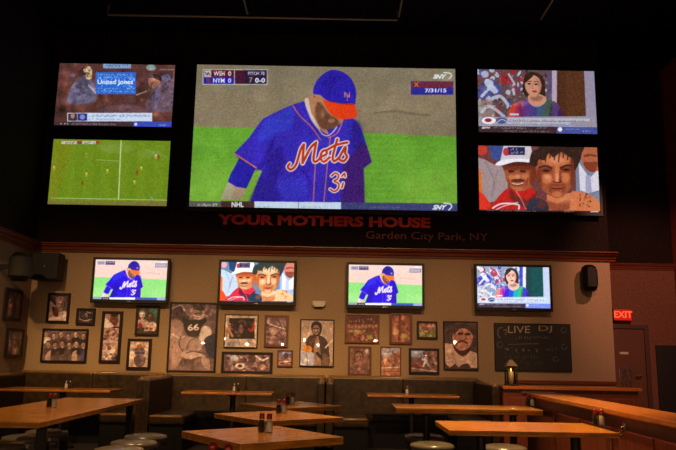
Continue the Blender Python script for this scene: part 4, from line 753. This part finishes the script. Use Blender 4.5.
hd = B(); tube(hd, [(w-.1, -.041, 1.0), (w-.1, -.09, 1.0), (w-.2, -.09, 1.0)], .012); obj('door_handle', hd, M_CHROME, lf)
a = onY(655, 345, YR-.02)
t = thing('door_2', 'dark doorway panel at the far right', 'door', ((a.x+XR)/2, YR, 0)); t['kind'] = 'structure'
w = (XR-a.x)/2-.01; obj('door_leaf', box(B(), -w, w, -.04, -.002, .01, a.z, .006), M_DARKDOOR, t)
# ------------------------------------------------------------------ booths
def roll(bm, pts, r): return tube(bm, pts, r, 10)
def panel_tufted(bm, x0, x1, y0, y1, z0, z1, n, axis='x'):
    """upholstered panel made of n vertical channels"""
    for k in range(n):
        if axis == 'x': box(bm, x0+(x1-x0)*k/n, x0+(x1-x0)*(k+1)/n, y0, y1, z0, z1, .018, 2)
        else: box(bm, x0, x1, y0+(y1-y0)*k/n, y0+(y1-y0)*(k+1)/n, z0, z1, .018, 2)
    return bm
ZB = .93; ZS = .9
def booth(label, x0, x1, yend, left=True, right=False, rounded=False):
    t = thing('booth_bench', label, 'booth', ((x0+x1)/2, (yend+YW)/2, 0), 0, 'upholstered booths along the back wall'); ox, oy = t.location.x, t.location.y
    L = lambda bm: (bmesh.ops.translate(bm, verts=bm.verts[:], vec=(-ox, -oy, 0)), bm)[1]
    yb = YW-.03
    obj('backrest', L(panel_tufted(B(), x0, x1, yb-.14, yb, .42, ZB, max(2, int((x1-x0)/1.1)))), M_LEATH, t)
    obj('top_roll', L(roll(B(), [(x0+.02, yb-.08, ZB), (x1-.02, yb-.08, ZB)], .028)), M_PIPEHI, t, True)
    a0 = x0+(.1 if left else 0); a1 = x1-(.1 if right else 0)
    obj('seat', L(box(B(), a0, a1, yb-.62, yb-.14, .34, .46, .04, 3)), M_LEATH, t); obj('plinth', L(box(B(), a0+.01, a1-.01, yb-.56, yb-.14, .001, .34)), M_PLAST, t)
    for on, sa, sb, ss, se in ((left, x0, x0+.1, x0+.1, x0+.56), (right, x1-.1, x1, x1-.56, x1-.1)):
        if not on: continue
        obj('side_panel', L(panel_tufted(B(), sa, sb, yend, yb-.15, .1, ZS, 1, 'y')), M_LEATH, t)
        obj('top_roll', L(roll(B(), [((sa+sb)/2, yend+.03, ZS), ((sa+sb)/2, yb-.15, ZS)], .03)), M_PIPEHI, t, True)
        obj('seat', L(box(B(), ss, se, yend-.02, yb-.63, .34, .46, .045, 3)), M_LEATH, t); obj('plinth', L(box(B(), ss+.01, se-.02, yend+.03, yb-.63, .001, .34)), M_PLAST, t)
        obj('seat_piping', L(roll(B(), [(ss+.03, yend-.015, .45), (se-.03, yend-.015, .45)], .02)), M_PIPEHI, t, True)  # pale roll stands in for the highlight along the seat front
    return t
xa = -2.46; xb = -.12
booth('brown upholstered corner booth at the far left beneath the wide group photograph', XL+.02, xa-.012, 9.3, left=True, right=True)
booth('middle brown upholstered booth below the number 66 player', xa, xb-.012, 9.15, left=True, right=True)
booth('right brown upholstered booth below the bearded football player', xb, 2.1, 9.15, left=True, right=True, rounded=True)
# ------------------------------------------------------------------ half walls
t = thing('partition', 'reddish panelled partition with flat counter top behind the lantern', 'partition', (3.0, 9.3, 0))
x0, x1 = 2.14, onY(640, 388.5, 9.1).x
obj('panelling', box(B(), x0-3, x1-3, -.14, .1, .001, .86), M_PANEL, t); bm = B()
for k in range(5): xx = x0-3+.08+k*(x1-x0-.1)/5; box(bm, xx, xx+(x1-x0)/5-.12, -.155, -.14, .15, .76, .006)
obj('raised_panels', bm, M_PANEL, t); obj('counter_top', box(B(), x0-3-.01, x1-3+.03, -.2, .25, .86, .9, .008), M_CAP, t)
t = thing('partition', 'long reddish panelled partition with honey oak rail running toward the viewer on the right', 'partition', (2.26, 5.2, 0))
Y0, Y1 = 2.6, 8.05
obj('panelling', box(B(), -.13, .12, Y0-5.2, Y1-5.2-.04, .001, .84), M_PANEL, t); bm = B()
for k in range(7): yy = Y0-5.2+.08+k*.72; box(bm, -.143, -.13, yy, yy+.58, .15, .74, .006)
obj('raised_panels', bm, M_PANEL, t); obj('rail_cap', box(B(), -.17, .17, Y0-5.2-.02, Y1-5.2, .84, .885, .01), M_CAP, t)
c = onX(624, 430, 2.12); bm = B(); tube(bm, [(0, 0, .03), (-.02, 0, .02), (-.045, 0, -.02), (-.03, .0, -.045), (-.012, 0, -.03)], .006); box(bm, -.004, .009, -.02, .02, -.01, .05, .002)
hk = obj('purse_hook', bm, M_CHROME, None, True, loc=(2.12, c.y, c.z)); tag(hk, 'small metal hook on the panelled partition near the front oak table', 'hook')
# ------------------------------------------------------------------ tables
def table(label, cx, cy, sx, sy, rot, legs, thick=.04, group='wooden dining tables', foot='plate'):
    t = thing('dining_table', label, 'table', (cx, cy, 0), R(rot), group)
    top = obj('tabletop', box(B(), -sx/2, sx/2, -sy/2, sy/2, TT-thick*.55, TT, .004), M_WOOD, t)
    obj('edge_band', box(B(), -sx/2+.001, sx/2-.001, -sy/2+.001, sy/2-.001, TT-thick, TT-thick*.55, .003), M_WOOD if thick > .035 else M_WOODEDGE, t)
    for lx, ly in legs:
        if foot == 'plate':
            obj('pedestal', lathe(B(), [(0, .02), (.035, .02), (.035, TT-thick-.03), (.09, TT-thick-.001), (0, TT-thick-.001)], 16, lx, ly), M_IRON, t)
            obj('base', lathe(B(), [(0, .001), (.2, .001), (.2, .012), (.06, .03), (0, .03)], 28, lx, ly), M_IRON, t)
        else: obj('leg', box(B(), lx-.03, lx+.03, ly-.03, ly+.03, .001, TT-thick, .004), M_IRON, t)
    return t
table('square oak table turned cornerwise, nearest of the three in the middle', -.465, 4.61, .73, .77, 37, [(0, 0)], .045)
table('square oak table turned cornerwise, middle one of the three', -.47, 6.0, .75, .8, 39, [(0, 0)])
table('square oak table turned cornerwise, farthest of the three', -.45, 7.3, .75, .75, 40, [(0, 0)])
table('long oak table at the left running away from the viewer', -2.48, 6.42, .83, 2.7, 0, [(-.33, -1.08), (.33, -1.08), (-.33, 1.16), (.33, 1.16)], .04, foot='leg')
table('oak table beside the long rail with a stool in front', 1.325, 7.4, 1.45, .6, 0, [(-.4, -.1), (.5, 0)], .05)
table('front oak table beside the long rail at the right', 1.39, 5.4, 1.18, .72, 0, [(-.3, 0), (.4, 0)], .036)
def onT(px, py): return onZ(px, py, TT)
table('thin table in front of the far left corner booth', -3.62, 9.52, 1.45, .55, 0, [(.02, 0)], .03)
table('thin table inside the middle booth', -1.4, 9.52, 1.17, .5, 0, [(.05, 0)], .03)
table('thin table inside the right booth', 1.02, 9.6, 1.2, .5, 0, [(0, 0)], .03)
nt_ = table('close table at the bottom edge holding two red-capped bottles', -.4, 2.55, .7, .6, 0, [(0, 0)])
# stools
def stool():
    t = thing('round_stool', '', 'stool', (0, 0, 0), 0, 'round padded stools')
    s = obj('seat', lathe(B(), [(0, .38), (.18, .38), (.205, .395), (.21, .42), (.2, .44), (.15, .452), (0, .455)], 32), M_STOOL, t, True); obj('seat_band', lathe(B(), [(.19, .36), (.208, .36), (.208, .395), (.19, .395)], 32), M_CHROME, t)
    obj('post', lathe(B(), [(0, .02), (.03, .02), (.03, .37), (.1, .379), (0, .379)], 16), M_IRON, t); obj('base', lathe(B(), [(0, .001), (.19, .001), (.19, .015), (.05, .035), (0, .035)], 28), M_IRON, t)
    return t
st0 = stool(); first = True
def onS(px, py): v = onZ(px, py, .45); return (v.x, v.y, 0)
ST = [((146, 434.5), 'stool beside the right side of the long left table, farthest of its row'), ((134, 440.5), 'stool beside the right side of the long left table, middle of its row'), ((119, 447.5), 'stool beside the right side of the long left table, nearest of its row'),
      ((47, 430), 'stool on the wall side of the long left table, farthest of its row'), ((25, 435.5), 'stool on the wall side of the long left table, middle of its row'), ((0, 443), 'stool on the wall side of the long left table, nearest of its row'),
      ((432, 443), 'pale stool in front of the oak table by the rail'), ((424, 434.5), 'pale stool partly behind the iron post of the oak table by the rail'), ((504, 445.5), 'pale stool below the front oak table at the right')]
for p, lb in ST:
    if first: st0.location = onS(*p); st0['label'] = lb; first = False
    else: dup(st0, onS(*p), label=lb)
# ------------------------------------------------------------------ shakers, lantern, glasses
def shaker(name, contents, label, cap, s=1.0):
    t = thing(name, label, 'shaker', (0, 0, 0), 0, 'salt and pepper shakers'); S = lambda pr: [(r*s, z*s) for r, z in pr]
    obj('glass_body', lathe(B(), S([(0, .001), (.024, .001), (.026, .01), (.024, .05), (.017, .078), (.017, .085)]), 20), M_GLASS, t, True)
    obj('contents', lathe(B(), S([(0, .004), (.021, .004), (.0225, .012), (.021, .05), (.0155, .074), (0, .075)]), 16), contents, t, True)
    obj('cap', lathe(B(), S([(.0172, .083), (.0178, .085), (.0165, .112), (.011, .12), (0, .122)]), 20), cap, t, True); return t
s_salt = shaker('salt_shaker', M_SALT, 'x', M_CAPR); s_pep = shaker('pepper_shaker', M_PEP, 'x', M_CAPR)
M_CAPW = M_CHROME; s_salt2 = shaker('salt_shaker', M_SALT, 'x', M_CHROME, .9); s_pep2 = shaker('pepper_shaker', M_PEP, 'x', M_CHROME, .9)
used = set()
def put(src, px, py, lb):
    v = onT(px, py); 
    if src in used: return dup(src, (v.x, v.y, TT), label=lb)
    used.add(src); src.location = (v.x, v.y, TT); src['label'] = lb; return src
put(s_pep, 261.5, 432, 'red-capped pepper shaker on the nearest cornerwise table'); put(s_salt, 269, 432.5, 'red-capped salt shaker on the nearest cornerwise table')
put(s_pep, 278.5, 413.5, 'red-capped pepper shaker on the middle cornerwise table'); put(s_salt, 284, 413.5, 'red-capped salt shaker on the middle cornerwise table')
put(s_pep, 287.5, 404.5, 'red-capped pepper shaker on the farthest cornerwise table'); put(s_salt, 292.5, 404.5, 'red-capped salt shaker on the farthest cornerwise table')
put(s_pep, 49, 407.5, 'red-capped pepper shaker on the long left table'); put(s_salt, 53.7, 407.5, 'red-capped salt shaker on the long left table')
put(s_pep, 595.5, 425, 'red-capped pepper shaker on the front oak table at the right'); put(s_salt, 602, 425.4, 'red-capped salt shaker on the front oak table at the right')
put(s_salt, 532.5, 406.5, 'red-capped salt shaker at the right end of the oak table by the rail'); put(s_pep, 528.5, 406.3, 'red-capped pepper shaker at the right end of the oak table by the rail')
put(s_pep2, 238, 391.5, 'metal-topped pepper shaker on the thin table in the middle booth'); put(s_salt2, 234, 391.5, 'metal-topped salt shaker on the thin table in the middle booth')
put(s_salt2, 66, 388.5, 'metal-topped salt shaker on the far left thin table'); put(s_pep2, 70, 388.6, 'metal-topped pepper shaker on the far left thin table')
put(s_salt2, 407, 394, 'metal-topped salt shaker on the thin table in the right booth')
for (X, lb, s) in ((-.415, 'red-capped ketchup bottle at the bottom edge, left of its twin', 1), (-.362, 'red-capped ketchup bottle at the bottom edge, right of its twin', .97)):
    t = thing('ketchup_bottle', lb, 'bottle', (X, 2.5, TT), 0, 'ketchup bottles')
    obj('body', lathe(B(), [(0, .001), (.024*s, .001), (.025*s, .1), (.02*s, .135), (.012*s, .155), (.012*s, .165)], 20), M_KET, t, True); obj('cap', lathe(B(), [(.013, .163*s), (.016, .163*s), (.015, .19*s), (.006, .2*s), (0, .2*s)], 20), M_CAPR, t, True)
c = onY(511.3, 385.2, 9.22)
c_lan = c
t = thing('candle_lantern', 'metal candle lantern standing on the counter before the chalkboard', 'lantern', (c.x, 9.22, .9))
obj('base', box(B(), -.075, .075, -.075, .075, 0.001, .02, .004), M_IRON, t); 
bm = B()
for sx in (-1, 1):
    for sy in (-1, 1): box(bm, sx*.06-.008, sx*.06+.008, sy*.06-.008, sy*.06+.008, .018, .25)
obj('frame', bm, M_IRON, t); bm = B()
for k in range(4):
    pass
rf = bmesh.ops.create_cone(bm, cap_ends=True, segments=4, radius1=.105, radius2=.022, depth=.08); bmesh.ops.rotate(bm, verts=bm.verts[:], matrix=Matrix.Rotation(R(45), 3, 'Z')); bmesh.ops.translate(bm, verts=bm.verts[:], vec=(0, 0, .29)); obj('roof', bm, mat('dull_pewter', (120, 108, 92), .5, metal=.7), t)
bm = B(); tube(bm, [(.03*math.cos(a), 0, .36+.03*math.sin(a)) for a in np.linspace(-1.4, 4.5, 14)], .005); obj('ring', bm, M_IRON, t)
obj('candle', lathe(B(), [(0, .021), (.032, .021), (.034, .18), (0, .182)], 18), M_WAX, t, True); obj('flame', lathe(B(), [(0, .184), (.01, .193), (.006, .212), (0, .224)], 10), M_CANDLE, t, True)
bm = B()
for a in ((-.058, .058, -.0605, -.0595), (-.058, .058, .0595, .0605), (-.0605, -.0595, -.058, .058), (.0595, .0605, -.058, .058)): box(bm, *a, .021, .249)
obj('glass_panes', bm, M_GLASS, t)
for k, (px, lb) in enumerate(((622, 'left of three tall clear glasses at the right end of the counter'), (626, 'middle of three tall clear glasses at the right end of the counter'), (630.5, 'right of three tall clear glasses at the right end of the counter'))):
    c = onY(px, 387, 9.25)
    if k == 0:
        g0 = thing('tall_glass', lb, 'glass', (c.x, 9.25, .9), 0, 'tall clear glasses'); obj('wall', lathe(B(), [(.02, .004), (.024, .24), (.022, .24), (.018, .012)], 20), M_GLASS, g0, True); obj('foot', lathe(B(), [(0, .001), (.024, .001), (.024, .008), (0, .01)], 20), M_GLASS, g0, True)
    else: dup(g0, (c.x, 9.25, .9), label=lb)
# ------------------------------------------------------------------ ceiling conduits
def conduit(label, pts, r=.014):
    bm = B(); tube(bm, pts, r); o = obj('ceiling_conduit', bm, mat('conduit_metal', (170, 150, 120), .4, metal=.3), None, True); tag(o, label, 'pipe', 'thin conduits under the black ceiling')
zz = ZC-.16; pa = onZ(108, 15, zz); pb = onZ(397, 21.5, zz)
conduit('long thin conduit across the dark ceiling above the giant screen', [(pa.x, pa.y, ZC), (pa.x, pa.y, zz), (pb.x, pa.y, zz), (pb.x, pa.y, ZC)])
conduit('thin ceiling conduit running to the back above the giant screen right half', [(pb.x+.02, pa.y-.05, zz+.03), (pb.x+.02, pa.y-3, zz+.03)])
pc = onZ(248, 18, zz); conduit('thin ceiling conduit running to the back above the giant screen left half', [(pc.x, pa.y-.05, zz+.03), (pc.x, pa.y-3, zz+.03)])
pd = onZ(543, 18, zz); conduit('thin ceiling conduit running to the back above the upper right screens', [(pd.x, pa.y-.05, zz+.03), (pd.x, pa.y-3, zz+.03)])
# ------------------------------------------------------------------ light
def spot(x, y, z, tx, ty, tz, power, ang, col=(1, .62, .3), blend=.7, r=.06):
    l = bpy.data.lights.new('ceiling_or_fill_spot', 'SPOT'); l.energy = power; l.spot_size = R(ang); l.spot_blend = blend; l.color = col; l.shadow_soft_size = r
    o = bpy.data.objects.new('ceiling_or_fill_spot', l); COL.objects.link(o); o.location = (x, y, z); d = Vector((tx-x, ty-y, tz-z)); o.rotation_euler = d.to_track_quat('-Z', 'Y').to_euler()
def bulb(x, y, z, power, col=(1, .6, .28), r=.05):
    l = bpy.data.lights.new('pendant_or_candle_light', 'POINT'); l.energy = power; l.color = col; l.shadow_soft_size = r
    o = bpy.data.objects.new('pendant_or_candle_light', l); COL.objects.link(o); o.location = (x, y, z)
for x in (-3.9, -2.3, -.7, .9): spot(x, 5.0, 4.2, x, 10.6, .75, 450, 48, (1, .58, .27))
spot(2.6, 5.0, 4.2, 2.8, 10.6, .9, 300, 48, (1, .5, .28))
spot(1.4, 6.9, 5.2, 1.45, 6.2, .75, 1500, 44, (1, .64, .24)); spot(-.5, 6.6, 5.2, -.5, 5.6, .75, 800, 46); spot(-2.5, 6.6, 5.2, -2.5, 6.4, .75, 520, 44)
spot(.4, 5.2, 5.2, 2.2, 5.4, .5, 700, 40, (1, .45, .18)); spot(3.2, 6.4, 5.0, 3.1, 9.2, .6, 240, 34, (1, .4, .16))  # first spot is an added fill that brightens the long partition's panelling
for x in (-4.1, -3.0, -1.9, -.8, .3): spot(x, 5.4, 4.4, x, 10.6, .95, 520, 18, (1, .54, .14), blend=1)  # added narrow fill spots that warm and brighten the lower wall
bulb(c_lan.x, 9.15, 1.11, .25, (1, .6, .25), r=.01)  # added point light at the lantern, brightening it as its candle would
for k in range(14): bulb(-4.3+k*.62+(k % 3)*.09, -1.8, 1.55+.17*(k*k % 4), 25, (1, .66, .4), r=.03)
spot(4.6, 8.0, 4.4, 5.0, 11.6, 1.9, 440, 60, (1, .42, .28))
wd = bpy.data.worlds.new('world'); SC.world = wd; wd.use_nodes = True; wd.node_tree.nodes['Background'].inputs[0].default_value = (.02, .012, .008, 1); wd.node_tree.nodes['Background'].inputs[1].default_value = .3
vs = SC.view_settings; vs.view_transform = 'Standard'; vs.look = 'None'; vs.exposure = 0; vs.gamma = 1
